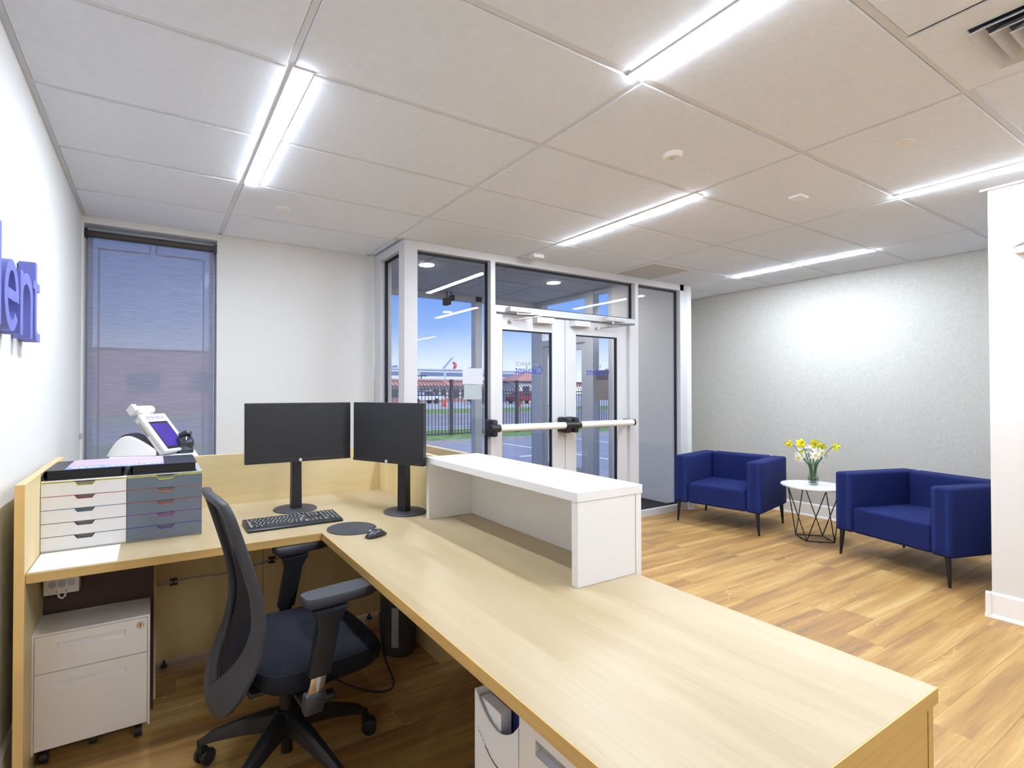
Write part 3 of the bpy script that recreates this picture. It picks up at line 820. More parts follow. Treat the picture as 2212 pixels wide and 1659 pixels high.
# low modesty panels under the worktop, standing on small feet
B(0.01, 0.508, 2.885, 2.905, 0.03, DZ - 0.034).build('modesty_panel', 'maple_z_lit', dk)
B(0.511, 1.215, 2.885, 2.905, 0.03, DZ - 0.034).build('modesty_panel', 'maple_z_lit', dk)
for x in (0.045, 1.12):
    MB().cyl((x, 2.884, 0), (x, 2.884, 0.012), 0.016, n=14).cyl((x, 2.884, 0.012), (x, 2.884, 0.03), 0.006, n=8).build('levelling_foot', 'black_plastic', dk, smooth=True)
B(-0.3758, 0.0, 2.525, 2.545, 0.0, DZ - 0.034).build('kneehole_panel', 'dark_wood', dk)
B(0.0, 0.008, 2.545, 2.885, 0.03, DZ - 0.034).build('divider', 'maple_z_lit', dk)
# near end and outer support of the return
B(1.391, 1.416, 0.418, 2.175, 0.0, DZ - 0.034).build('outer_support', 'maple_edge', dk)
B(0.66, 1.385, 0.418, 0.44, 0.0, DZ - 0.034).build('end_support', 'maple_edge', dk)
B(1.385, 1.391, 0.426, 0.44, 0.0, DZ - 0.034).build('end_strip', 'dark_wood', dk)

# white raised counter unit
cu = thing('counter_riser', 'white open-fronted raised counter standing on the desk return', 'counter', (1.3, 1.69, DZ))
B(1.148, 1.452, 1.178, 2.205, 1.010, 1.040).build('counter_top', 'laminate_white', cu, bevel=0.0015)
B(1.152, 1.418, 1.180, 1.207, DZ + 0.0005, 1.0095).build('side_cheek', 'laminate_white', cu, bevel=0.001)
B(1.150, 1.418, 2.176, 2.203, DZ + 0.0005, 1.0095).build('side_cheek', 'laminate_white', cu, bevel=0.001)
B(1.398, 1.4175, 1.2075, 2.1755, DZ + 0.0005, 1.0095).build('back_board', 'laminate_white', cu)
B(1.4215, 1.448, 1.180, 2.203, 0.02, 1.0095).build('front_panel', 'laminate_white', cu, bevel=0.001)

# cable, clips and outlet box under the desk
pts = []
for i in range(25):
    x = 0.012 + (1.0 - 0.012) * i / 24
    pts.append((x, 2.879, 0.405 + 0.05 * min(1, max(0, (x - 0.3) / 0.25)) + 0.012 * math.sin(x * 9)))
tag(MB().tube(pts, 0.004, n=6).build('data_cable', 'steel_grey', smooth=True, origin='auto'), 'thin grey cable clipped along the panel below the desk', 'cable')
for i, x in enumerate((0.085, 0.555)):
    z = 0.405 + 0.05 * min(1, max(0, (x - 0.3) / 0.25)) + 0.012 * math.sin(x * 9)
    m = MB().box(x - 0.017, x + 0.017, 2.868, 2.884, z + 0.008, z + 0.016).box(x - 0.017, x + 0.017, 2.868, 2.884, z - 0.016, z - 0.010).box(x - 0.003, x + 0.003, 2.868, 2.874, z - 0.010, z + 0.008)
    tag(m.build('cable_clip', 'black_plastic', origin='auto'), ['black cable clip near the mobile drawer unit', 'black cable clip behind the far chair arm'][i], 'clip', 'cable clips')
ob = thing('power_box', 'grey metal power box with round knockouts fixed under the desk', 'power box', (-0.31, 2.48, 0.58))
B(-0.366, -0.254, 2.455, 2.515, 0.576, 0.700).build('box', 'cabinet_metal', ob, bevel=0.003)
for x in (-0.338, -0.308, -0.278):
    MB().cyl((x, 2.4535, 0.615), (x, 2.4555, 0.615), 0.013, n=20).build('knockout', 'steel_grey', ob)
for x in (-0.325, -0.295): MB().cyl((x, 2.4535, 0.586), (x, 2.4555, 0.586), 0.0022, n=8).build('screw_hole', 'dark_void', ob)
MB().tube([(-0.322, 2.47, 0.576), (-0.318, 2.465, 0.562), (-0.308, 2.463, 0.556), (-0.300, 2.465, 0.563), (-0.298, 2.47, 0.576)], 0.004, n=8).build('cable_loop', 'laminate_white', ob, smooth=True)

# ================================================================== MOBILE DRAWER UNIT
pd = thing('mobile_drawer_unit', 'putty-white metal mobile drawer unit on castors under the desk, with a lock', 'drawer unit', (-0.2, 2.42, 0))
cb = MB().box(-0.379, -0.371, 2.322, 2.515, 0.055, 0.483).box(-0.020, -0.012, 2.322, 2.515, 0.055, 0.483).box(-0.371, -0.020, 2.322, 2.515, 0.475, 0.483).box(-0.371, -0.020, 2.345, 2.515, 0.055, 0.475)
cb.build('carcass', 'cabinet_metal', pd, bevel=0.0012)


def metal_drawer(z0, z1, hz):
    x0, x1, yf = -0.3695, -0.0215, 2.322
    hx0, hx1, h0, h1 = -0.305, -0.092, hz - 0.013, hz + 0.013
    m = MB()
    m.box(x0, hx0, yf, yf + 0.02, z0, z1).box(hx1, x1, yf, yf + 0.02, z0, z1).box(hx0, hx1, yf, yf + 0.02, h1, z1).box(hx0, hx1, yf, yf + 0.02, z0, h0)
    d = m.build('drawer', 'cabinet_metal', pd)
    r = MB().add([(hx0, yf, h0), (hx1, yf, h0), (hx1, yf, h1), (hx0, yf, h1), (hx0 + 0.004, yf + 0.012, h0 + 0.008), (hx1 - 0.004, yf + 0.012, h0 + 0.008), (hx1 - 0.004, yf + 0.017, h1 - 0.003), (hx0 + 0.004, yf + 0.017, h1 - 0.003)],
                 [(0, 1, 5, 4), (1, 2, 6, 5), (2, 3, 7, 6), (3, 0, 4, 7), (4, 5, 6, 7)])
    r.build('recessed_grip', 'cabinet_metal', d)
    return d


d_ = metal_drawer(0.341, 0.4735, 0.429); metal_drawer(0.066, 0.338, 0.288)
MB().cyl((-0.045, 2.317, 0.450), (-0.045, 2.322, 0.450), 0.0105, n=24).build('lock_ring', 'chrome', d_, smooth=True)
B(-0.0465, -0.0435, 2.3155, 2.3171, 0.444, 0.456).build('keyhole', 'dark_void', d_)
for (x, y) in ((-0.345, 2.36), (-0.05, 2.36), (-0.20, 2.40), (-0.34, 2.49), (-0.05, 2.49)):
    MB().cyl((x - 0.012, y, 0.022), (x + 0.012, y, 0.022), 0.022, n=18).cyl((x, y, 0.03), (x, y, 0.055), 0.008, n=8).build('castor', 'black_plastic', pd, smooth=True)

# ================================================================== DRAWER TOWERS ON THE DESK


def tower(x0, label, bodym, frontm, cols):
    x1 = x0 + 0.277; yf = 2.45; z0, z1 = DZ, 1.014
    t = thing('drawer_tower', label, 'drawer unit', ((x0 + x1) / 2, 2.62, DZ), group='five-drawer units on the desk')
    m = MB().box(x0, x1, yf + 0.008, 2.79, z0, z0 + 0.008).box(x0, x1, yf + 0.008, 2.79, z1 - 0.006, z1).box(x0, x0 + 0.003, yf + 0.008, 2.79, z0 + 0.008, z1 - 0.006).box(x1 - 0.003, x1, yf + 0.008, 2.79, z0 + 0.008, z1 - 0.006).box(x0 + 0.003, x1 - 0.003, 2.70, 2.79, z0 + 0.008, z1 - 0.006)
    m.build('casing', bodym, t, bevel=0.001)
    n = 5; hgt = (z1 - z0 - 0.016) / n
    for i in range(n):
        a = z1 - 0.007 - (i + 1) * hgt; b = a + hgt - 0.0022
        xm = (x0 + x1) / 2; nw = 0.034; nb = 0.024; nd = 0.0145
        px0, px1 = x0 + 0.001, x1 - 0.001
        poly = [(px0, a), (px1, a), (px1, b), (xm + nw, b), (xm + nb, b - nd), (xm - nb, b - nd), (xm - nw, b), (px0, b)]
        d = MB().prism(poly, lambda u, v, w: (u, w, v), yf, yf + 0.012).build('drawer', frontm, t)
        B(px0 + 0.004, px1 - 0.004, yf + 0.02, 2.69, a + 0.002, a + 0.012).build('tray', bodym, d)
        B(xm - 0.04, xm + 0.04, yf + 0.012, yf + 0.016, b - 0.022, b - 0.001).build('label_holder', mat('label_grey', (128, 126, 128), 0.4).name, d)
        c = cols[i]
        if c:
            path = [(px0, b), (xm - nw, b), (xm - nb, b - nd), (xm + nb, b - nd), (xm + nw, b), (px1, b)]
            s = MB(); th = 0.0011
            for (ua, va), (ub, vb) in zip(path[:-1], path[1:]):
                L = math.hypot(ub - ua, vb - va); nx, nz = -(vb - va) / L * th, (ub - ua) / L * th
                s.prism([(ua, va), (ub, vb), (ub + nx, vb + nz), (ua + nx, va + nz)], lambda u, v, w: (u, w, v), yf - 0.0006, yf + 0.011)
            cm = mat('trim_%d_%d_%d' % c, c, 0.4)
            s.build('colour_trim', cm.name, d)
    return t


tower(-0.3755, 'white desktop drawer tower with five drawers, left of the pair', 'laminate_white', 'white_drawer',
      [(214, 200, 40), (200, 62, 52), (52, 130, 170), (96, 92, 84), (96, 92, 92)])
tower(-0.0975, 'slate-grey desktop drawer tower with coloured trims, right of the pair', 'unit_grey', 'grey_drawer',
      [(222, 214, 40), (232, 120, 40), (208, 66, 56), (190, 60, 190), (92, 50, 190)])


def binder(x0, x1, y0, y1, z0, label):
    t = thing('ring_binder', label, 'binder', ((x0 + x1) / 2, (y0 + y1) / 2, z0), group='black binders on the drawer units')
    h = 0.038
    B(x0, x1, y0, y1, z0, z0 + 0.003).build('cover', 'vinyl_black', t, bevel=0.001)
    B(x0, x1, y0, y1, z0 + h - 0.003, z0 + h).build('cover', 'vinyl_black', t, bevel=0.001)
    m = MB(); n = 8
    for i in range(n):
        a0 = PI / 2 + PI * i / n; a1 = PI / 2 + PI * (i + 1) / n
        m.box(0, 0, 0, 0, 0, 0) if False else None
        p = [(x0 + 0.006 + 0.012 * math.cos(a), z0 + h / 2 + (h / 2) * math.sin(a)) for a in (a0, a1)]
        q = [(x0 + 0.006 + 0.010 * math.cos(a), z0 + h / 2 + (h / 2 - 0.002) * math.sin(a)) for a in (a0, a1)]
        m.prism([p[0], p[1], q[1], q[0]], lambda u, v, w: (u, w, v), y0, y1)
    m.build('spine', 'vinyl_black', t, smooth=True)
    pg = MB()
    for i in range(6): pg.box(x0 + 0.008, x1 - 0.006, y0 + 0.006, y1 - 0.006, z0 + 0.0035 + i * 0.0052, z0 + 0.0035 + i * 0.0052 + 0.0046)
    pg.build('pages', mat('binder_pages', (20, 20, 24), 0.5).name, t)
    return t


binder(-0.366, -0.112, 2.462, 2.775, 1.0145, 'black ring binder lying on the white drawer tower')
binder(-0.084, 0.160, 2.462, 2.775, 1.0145, 'black ring binder lying on the grey drawer tower')
# printed flyer across both binders
mat('flyer_sky', (196, 176, 188), 0.6, var=0.12, vscale=(6, 30, 6)); mat('flyer_blue', (130, 150, 214), 0.6)
ft = thing('flyer', 'pastel landscape flyer lying upside down across both binders', 'flyer', (-0.13, 2.62, 1.053))
B(-0.305, 0.034, 2.535, 2.78, 1.0528, 1.0536).build('picture', 'flyer_sky', ft)
B(-0.305, 0.034, 2.468, 2.535, 1.0528, 1.0536).build('title_band', 'flyer_blue', ft)
text_mb('NATIONAL PARK', 0.31, 0.042, lambda u, v, w: (0.020 - u, 2.525 - v, 1.0537 + w), 0.0003).build('lettering', 'print_white', ft)
# white sheet of paper at the desk edge
pp = thing('paper_sheet', 'white printed form on the desk in front of the white drawer tower', 'paper', (-0.25, 2.33, DZ))
B(-0.372, -0.118, 2.215, 2.4495, DZ + 0.0004, DZ + 0.0012).build('sheet', 'paper', pp)
m = MB()
for i in range(22):
    x = -0.352 + i * 0.0098 + (0.012 if i > 14 else 0)
    yy = 2.235
    while yy < 2.235 + 0.03 + 0.09 * random.random():
        ln = 0.004 + 0.012 * random.random(); m.box(x, x + 0.0009, yy, yy + ln, DZ + 0.0012, DZ + 0.0013); yy += ln + 0.003
m.build('printed_lines', 'print_grey', pp, stuff=True)

# ================================================================== VISITOR KIOSK behind the desk
kt = thing('kiosk_stand', 'white visitor check-in stand behind the desk by the shaded window', 'stand', (0.0, 3.4, 0))
MB().lathe([(0.001, 0), (0.20, 0), (0.20, 0.012), (0.03, 0.022), (0.03, 0.985), (0.001, 0.985)], (0, 3.4, 0), 28).build('pedestal', 'trim_white', kt, smooth=True)
B(-0.215, 0.215, 3.22, 3.55, 0.985, 1.0).build('tray', 'trim_white', kt, bevel=0.004)
kb_ = thing('check_in_tablet', 'white framed tilted tablet reading VISITOR CHECK-IN with a purple screen', 'tablet', (0.052, 3.33, 1.0), world=False)
# frame of the tablet: e1 along its top edge, e2 up the slope, e3 outward
az = math.radians(-45)
hn = Vector((math.cos(az), math.sin(az), 0)); e1 = Vector((-hn.y, hn.x, 0)).normalized()
tl_ = math.radians(43)
e3 = (hn * math.cos(tl_) + Vector((0, 0, 1)) * math.sin(tl_)).normalized(); e2 = e3.cross(e1).normalized()
if e2.z < 0: e2 = -e2
Rt = Matrix((e1, e2, e3)).transposed()
T0 = Vector((0.055, -0.03, 0.015))


def tp(u, v, w): return T0 + e1 * u + e2 * v + e3 * w


def tbox(u0, u1, v0, v1, w0, w1): return MB().obox(tp((u0 + u1) / 2, (v0 + v1) / 2, (w0 + w1) / 2), (u1 - u0, v1 - v0, w1 - w0), Rt)


tbox(-0.092, 0.092, 0, 0.275, 0.0, 0.020).build('bezel', 'trim_white', kb_, bevel=0.003)
tbox(-0.090, 0.090, 0.01, 0.27, -0.028, -0.003).build('rear_shell', 'laminate_white', kb_, bevel=0.004)
tbox(-0.066, 0.066, 0.012, 0.215, 0.0195, 0.0212).build('screen_border', 'screen', kb_)
mat('screen_purple', (66, 44, 140), 0.4, var=0.2, vscale=(10, 10, 10), emit=(70, 50, 170), estr=0.12)
tbox(-0.060, 0.060, 0.03, 0.200, 0.0210, 0.0216).build('screen_image', 'screen_purple', kb_)
text_mb('VISITOR CHECK-IN', 0.125, 0.024, lambda u, v, w: tp(-0.0625 + u, 0.232 + v, 0.0201 + w), 0.0006).build('lettering', mat('navy_print', (50, 56, 140), 0.6).name, kb_)
m = MB()
for i in range(10): m.obox(tp(-0.0905, 0.235 - i * 0.010, -0.016), (0.001, 0.004, 0.012), Rt)
m.build('vent_slots', 'dark_void', kb_)
a = tp(-0.02, 0.275, 0.0)
m = MB().cyl(a - e2 * 0.01, a + e2 * 0.045, 0.026, 0.022, n=20); m.build('camera_neck', 'trim_white', kb_, smooth=True)
b_ = a + e2 * 0.055
MB().cyl(b_ - e1 * 0.045 - e3 * 0.01, b_ + e1 * 0.065 - e3 * 0.01, 0.027, n=24).sphere(b_ + e1 * 0.065 - e3 * 0.01, 0.027, 20, 10).obox(b_ - e1 * 0.058 - e3 * 0.004, (0.03, 0.045, 0.05), Rt).build('camera_head', 'trim_white', kb_, smooth=True)
MB().obox(b_ + e1 * 0.035 + e2 * 0.0262 - e3 * 0.01, (0.004, 0.003, 0.03), Rt).build('camera_slit', 'dark_void', kb_)
MB().tube([tp(0, 0.08, -0.02), tp(0, 0.02, -0.06), Vector((0.02, 0.03, 0.0))], 0.012, n=10).build('support_arm', 'trim_white', kb_, smooth=True)
# label printer
lp = thing('label_printer', 'white rounded label printer with a black top in front of the blind', 'printer', (-0.09, 3.37, 1.0), math.radians(-20), world=False)
pf = []
for i in range(15):
    s = i / 14
    pf.append((-0.125 + 0.25 * s, 0.0 + 0.112 * math.sin(min(1, s * 2.6) * PI / 2) * (1 if s < 0.45 else 1 - ((s - 0.45) / 0.55) ** 1.3 * 0.75)))
poly = [(-0.125, 0)] + pf[1:] + [(0.125, 0)]
MB().prism(poly, lambda u, v, w: (u, w, v), -0.075, 0.075).build('body', 'trim_white', lp, bevel=0.006, seg=3, smooth=True)
top = pf[3:14]
poly2 = [(u, v + 0.001) for u, v in top] + [(u, v + 0.010) for u, v in reversed(top)]
MB().prism(poly2, lambda u, v, w: (u, w, v), -0.05, 0.05).build('top_cover', 'black_plastic', lp, smooth=True)
B(0.108, 0.130, -0.05, 0.05, 0.012, 0.035).build('paper_mouth', 'dark_void', lp)
# id scanner
s_ = thing('id_scanner', 'glossy dark rounded id scanner right of the check-in tablet', 'scanner', (0.155, 3.36, 1.0), world=False)
mat('gloss_dark', (40, 42, 52), 0.2, coat=0.5)
MB().sphere((0.0, 0.0, 0.056), 0.070, 20, 12, (0.75, 0.9, 0.85)).cyl((0, 0, 0.0), (0, 0, 0.03), 0.046, n=20).build('body', 'gloss_dark', s_, smooth=True)
MB().tube([(-0.035, -0.03, 0.105), (0.0, -0.036, 0.122), (0.03, -0.03, 0.112)], 0.012, n=10).tube([(-0.02, 0.0, 0.08), (-0.02, -0.02, 0.11)], 0.01, n=8).build('hood', 'gloss_dark', s_, smooth=True)
MB().cyl((0.01, -0.055, 0.075), (0.01, -0.051, 0.075), 0.004, n=10).build('status_light', mat('led_blue', (60, 110, 255), 0.4, emit=(60, 110, 255), estr=1.5).name, s_)

# ================================================================== MONITORS


def monitor(name, label, loc, rz, w, h, off, base_off):
    """local frame: screen faces -Y, origin on the desk under the panel centre"""
    t = thing(name, label, 'monitor', loc, rz, group='monitors on the desk', world=False)
    z0 = 0.258; z1 = z0 + h
    B(-w / 2, w / 2, 0, 0.028, z0, z1).build('housing', 'black_plastic', t, bevel=0.003)
    B(-w / 2 + 0.003, w / 2 - 0.003, -0.0015, 0.0005, z0 + 0.020, z1 - 0.003).build('screen_panel', 'screen', t)
    ch = B(-w / 2 + 0.001, w / 2 - 0.001, -0.003, 0.001, z0 + 0.0015, z0 + 0.018).build('chin', 'black_plastic', t, bevel=0.001)
    lx = off
    MB().cyl((lx, -0.0045, z0 + 0.010), (lx, -0.003, z0 + 0.010), 0.0078, n=24).build('logo_badge', 'laminate_white', ch)
    text_mb('hp', 0.009, 0.008, lambda u, v, ww: (lx - 0.0045 + u, -0.0046 - ww * 0 + 0.0, z0 + 0.006 + v), 0.0004).build('lettering', 'black_plastic', ch)
    MB().cyl((w / 2 - 0.04, -0.0042, z0 + 0.008), (w / 2 - 0.04, -0.003, z0 + 0.008), 0.0016, n=8).build('power_light', mat('red_led', (230, 40, 30), 0.4, emit=(230, 40, 30), estr=1).name, ch)
    bx, by = base_off
    p = MB().prism([(bx - 0.027, 0.008), (bx + 0.027, 0.008), (bx + 0.024, 0.30), (bx - 0.024, 0.30)], lambda u, v, ww: (u, ww, v), by - 0.022, by + 0.022)
    p.build('stand_post', 'black_plastic', t, bevel=0.003)
    B(bx - 0.04, bx + 0.04, 0.028, max(0.03, by + 0.02), z0 + 0.10, z0 + 0.17).build('mount_plate', 'black_plastic', t, bevel=0.003)
    MB().lathe([(0.001, 0), (0.108, 0), (0.112, 0.003), (0.106, 0.007), (0.04, 0.010), (0.001, 0.010)], (bx, by + 0.01, 0), 40).build('stand_base', 'black_soft', t, smooth=True)
    return t


monitor('monitor', 'wide black monitor on the back wing of the desk, left of the pair', (0.651, 2.650, DZ), 0, 0.538, 0.303, 0.0, (-0.008, 0.062))
monitor('monitor', 'black monitor turned towards the chair, beside the white counter', (1.012, 2.372, DZ), math.atan2(-0.393, 0.202), 0.452, 0.305, 0.0, (0.045, 0.085))

# ================================================================== KEYBOARD, MOUSE PAD, MOUSE
kb = thing('keyboard', 'black full-size keyboard on the desk in front of the left monitor', 'keyboard', (0.567, 2.437, DZ), math.radians(0.0), world=False)
KW, KD = 0.430, 0.165
prof = [(-KD / 2, 0.0), (-KD / 2 - 0.002, 0.010), (-KD / 2 + 0.014, 0.014), (KD / 2, 0.024), (KD / 2, 0.0)]
MB().prism(prof, lambda u, v, w: (w, u, v), -KW / 2, KW / 2).build('body', 'black_plastic', kb, bevel=0.003, smooth=True)
km = MB(); lg = MB()


def kz(y): return 0.0145 + (y + KD / 2 - 0.014) * 0.0645


rows_ = [[(1, 1)] + [(0.4, 0)] + [(1, 1)] * 4 + [(0.3, 0)] + [(1, 1)] * 4 + [(0.3, 0)] + [(1, 1)] * 4 + [(0.3, 0)] + [(1, 1)] * 3 + [(0.3, 0)] + [(1, 1)] * 4,
         [(1, 1)] * 13 + [(2, 1), (0.3, 0)] + [(1, 1)] * 3 + [(0.3, 0)] + [(1, 1)] * 4,
         [(1.5, 1)] + [(1, 1)] * 12 + [(1.5, 1), (0.3, 0)] + [(1, 1)] * 3 + [(0.3, 0)] + [(1, 1)] * 4,
         [(1.8, 1)] + [(1, 1)] * 11 + [(2.2, 1), (0.3, 0)] + [(3, 0), (0.3, 0)] + [(1, 1)] * 4,
         [(2.3, 1)] + [(1, 1)] * 10 + [(2.7, 1), (0.3, 0), (1, 0), (1, 1), (1, 0), (0.3, 0)] + [(1, 1)] * 4,
         [(1.4, 1), (1.2, 1), (1.3, 1), (5.8, 1), (1.3, 1), (1.2, 1), (1.3, 1), (1.5, 1), (0.3, 0), (1, 1), (1, 1), (1, 1), (0.3, 0), (2, 1), (1, 1), (1, 1)]]
U = (KW - 0.022) / 22.6
for r, rw in enumerate(rows_):
    x = -KW / 2 + 0.011; yc = KD / 2 - 0.018 - r * 0.0225 - (0 if r == 0 else 0.003)
    for wd, on in rw:
        if on:
            z = kz(yc)
            a, b = x + 0.0012, x + wd * U - 0.0012
            km.add([(a, yc - 0.0092, z), (b, yc - 0.0092, z), (b, yc + 0.0092, z + 0.0012), (a, yc + 0.0092, z + 0.0012),
                    (a + 0.0015, yc - 0.0075, z + 0.003), (b - 0.0015, yc - 0.0075, z + 0.003), (b - 0.0015, yc + 0.0075, z + 0.004), (a + 0.0015, yc + 0.0075, z + 0.004)],
                   [(0, 1, 5, 4), (1, 2, 6, 5), (2, 3, 7, 6), (3, 0, 4, 7), (4, 5, 6, 7)])
            if wd < 5:
                lw_ = 0.0042 if wd < 1.4 else 0.010
                lx = a + 0.004
                lg.add([(lx, yc - 0.001, z + 0.0037), (lx + lw_, yc - 0.001, z + 0.0037), (lx + lw_, yc + 0.0055, z + 0.0042), (lx, yc + 0.0055, z + 0.0042)], [(0, 1, 2, 3)])
        x += wd * U
km.build('keys', 'black_plastic', kb, stuff=True)
lg.build('key_legends', 'print_white', kb, stuff=True)

mp_ = MB()
poly = []
for i in range(48):
    a = 2 * PI * i / 48; r = 0.111
    if -1.15 < ((a + PI) % (2 * PI)) - PI < -0.35: r -= 0.016 * math.sin((((a + PI) % (2 * PI)) - PI + 1.15) / 0.8 * PI)
    poly.append((0.772 + r * math.cos(a), 2.205 + r * 0.97 * math.sin(a)))
mp_.prism(poly, lambda u, v, w: (u, v, w), DZ, DZ + 0.004)
tag(mp_.build('mouse_pad', 'black_soft', bevel=0.001, origin='auto'), 'round slate-black mouse pad at the inner corner of the desk', 'mouse pad')
ms = thing('computer_mouse', 'black wireless mouse beside the round mouse pad', 'mouse', (0.822, 2.036, DZ), math.radians(22), world=False)
m = MB(); N = 14; M_ = 16; vs = []
for i in range(N + 1):
    s = i / N; x = -0.052 + 0.104 * s
    wd = 0.030 * (math.sin(PI * min(0.96, max(0.05, s)))) ** 0.42 * (1 - 0.12 * math.sin(PI * s)); hh = 0.036 * (math.sin(PI * min(0.97, max(0.04, s * 0.86 + 0.08)))) ** 0.7 * (0.75 + 0.35 * (1 - s))
    for k in range(M_):
        a = 2 * PI * k / M_
        vs.append((x, wd * math.cos(a), max(0.0, hh * 0.45 + hh * 0.55 * math.sin(a) if math.sin(a) > 0 else hh * 0.45 * (1 + math.sin(a)))))
fs = [(i * M_ + k, i * M_ + (k + 1) % M_, (i + 1) * M_ + (k + 1) % M_, (i + 1) * M_ + k) for i in range(N) for k in range(M_)] + [tuple(range(M_)), tuple(range(N * M_, (N + 1) * M_))]
m.add(vs, fs); m.build('shell', mat('mouse_black', (48, 50, 56), 0.32).name, ms, smooth=True)
MB().cyl((0.022, -0.003, 0.020), (0.022, 0.003, 0.020), 0.008, n=16).build('scroll_wheel', 'black_plastic', ms, smooth=True)
MB().cyl((-0.035, 0.0, 0.030), (-0.0365, 0.0, 0.0325), 0.005, n=14).build('logo_dot', 'steel', ms)

# ================================================================== OFFICE CHAIR
oc = thing('office_chair', 'black mesh-backed swivel office chair with adjustable arms at the desk', 'chair', (0.42, 1.897, 0), math.radians(4), world=False)


def lerp(a, b, t): return a + (b - a) * t


hub = MB().lathe([(0.001, 0.125), (0.040, 0.125), (0.046, 0.15), (0.044, 0.205), (0.034, 0.215), (0.001, 0.215)], n=24)
hub.build('base_hub', 'black_plastic', oc, smooth=True)
MB().cyl((0, 0, 0.06), (0, 0, 0.126), 0.022, n=18).build('lift_tube', 'black_metal', oc, smooth=True)
MB().cyl((0, 0, 0.214), (0, 0, 0.30), 0.026, n=18).cyl((0, 0, 0.2999), (0, 0, 0.365), 0.015, n=18).build('gas_lift', 'black_metal', oc, smooth=True)
for ang in (2, 74, 146, 218, 290):
    a = math.radians(ang); d = Vector((math.cos(a), math.sin(a), 0)); s = Vector((-d.y, d.x, 0))
    m = MB(); N = 9; ring = []
    for i in range(N):
        t = i / (N - 1); r = lerp(0.030, 0.315, t)
        zt = 0.213 - 0.105 * t ** 1.25; zb = zt - lerp(0.078, 0.026, t ** 0.8); w = lerp(0.027, 0.016, t)
        if i == N - 1: zt -= 0.012; w *= 0.8
        for (u, z) in ((-w, zb), (w, zb), (w * 0.9, zt - 0.010), (w * 0.45, zt), (-w * 0.45, zt), (-w * 0.9, zt - 0.010)):
            ring.append(d * r + s * u + Vector((0, 0, z)))
    fs = [(i * 6 + k, i * 6 + (k + 1) % 6, (i + 1) * 6 + (k + 1) % 6, (i + 1) * 6 + k) for i in range(N - 1) for k in range(6)] + [tuple(range(6)), tuple(range((N - 1) * 6, N * 6))]
    m.add(ring, fs)
    c = d * 0.312
    m.cyl(c + Vector((0, 0, 0.058)), c + Vector((0, 0, 0.092)), 0.013, n=12)
    lg_ = m.build('base_leg', 'black_plastic', oc, smooth=True)
    # castor with twin wheels, trailing sideways
    ca = {2: -0.44, 74: 0.5, 146: 0.58, 218: 1.2, 290: 2.0}[ang]
    cd = Vector((math.cos(ca), math.sin(ca), 0)); cs = Vector((-cd.y, cd.x, 0)); cc = c + cd * 0.018 + Vector((0, 0, 0.029))
    cst = MB().cyl(cc - cs * 0.008, cc + cs * 0.008, 0.021, n=20).cyl(c + Vector((0, 0, 0.035)), c + Vector((0, 0, 0.066)), 0.007, n=10).build('castor', 'black_plastic', oc, smooth=True)
    for sg in (-1, 1):
        MB().cyl(cc + cs * sg * 0.009, cc + cs * sg * 0.025, 0.029, n=28).build('castor_wheel', mat('wheel_black', (34, 34, 38), 0.35).name, cst, bevel=0.003, smooth=True)
# seat
SX, SY = 0.083, 0.022
m = MB(); n = 48; vs = []
layers = [(0.365, 0.80), (0.372, 0.90), (0.392, 0.975), (0.415, 1.0), (0.436, 1.0), (0.447, 0.985), (0.4485, 0.972), (0.452, 0.965), (0.460, 0.92), (0.463, 0.7), (0.460, 0.3)]
for z, s in layers:
    for k in range(n):
        t = 2 * PI * k / n; e = 2 / 4.2
        x = math.copysign(abs(math.cos(t)) ** e, math.cos(t)); y = math.copysign(abs(math.sin(t)) ** e, math.sin(t))
        zz = z - 0.022 * max(0, x - 0.55) / 0.45 * (1 if z > 0.40 else 0.3)
        vs.append((SX + 0.235 * x * s, SY + 0.247 * y * s * (1 - 0.05 * x), zz))
L = len(layers)
fs = [(i * n + k, i * n + (k + 1) % n, (i + 1) * n + (k + 1) % n, (i + 1) * n + k) for i in range(L - 1) for k in range(n)] + [tuple(range(n)), tuple(range((L - 1) * n, L * n))]
m.add(vs, fs); m.build('seat', 'seat_fabric', oc, smooth=True)
m = MB().box(-0.09, 0.10, -0.07, 0.09, 0.335, 0.366).box(-0.16, 0.22, -0.13, 0.16, 0.357, 0.372).box(-0.20, -0.05, -0.03, 0.05, 0.345, 0.368)
m.tube([(0.06, -0.07, 0.35), (0.06, -0.22, 0.352)], 0.006, n=8).box(0.03, 0.09, -0.26, -0.21, 0.345, 0.358)
m.build('tilt_mechanism', 'black_plastic', oc, bevel=0.006, smooth=True)

# backrest: frame loop and mesh
PR = [(0.29, -0.240), (0.34, -0.236), (0.41, -0.210), (0.50, -0.168), (0.60, -0.146), (0.70, -0.154), (0.80, -0.180), (0.90, -0.210), (1.0, -0.240), (1.06, -0.262)]


def bx_(z, y):
    z = min(max(z, PR[0][0]), PR[-1][0])
    for (z0, x0), (z1, x1) in zip(PR[:-1], PR[1:]):
        if z <= z1:
            t = (z - z0) / (z1 - z0); return x0 + (x1 - x0) * t + 0.55 * y * y - 0.012
    return PR[-1][1]


outr = [(0, .302), (.07, .305), (.13, .320), (.182, .354), (.212, .40), (.226, .47), (.228, .55), (.220, .65), (.208, .75), (.199, .85), (.193, .94), (.186, .995), (.165, 1.028), (.12, 1.040), (.06, 1.044), (0, 1.045)]
innr = [(0, .382), (.022, .392), (.052, .418), (.085, .455), (.118, .50), (.145, .555), (.160, .61), (.166, .68), (.164, .76), (.161, .84), (.158, .91), (.153, .965), (.138, .992), (.10, 1.002), (.05, 1.006), (0, 1.007)]


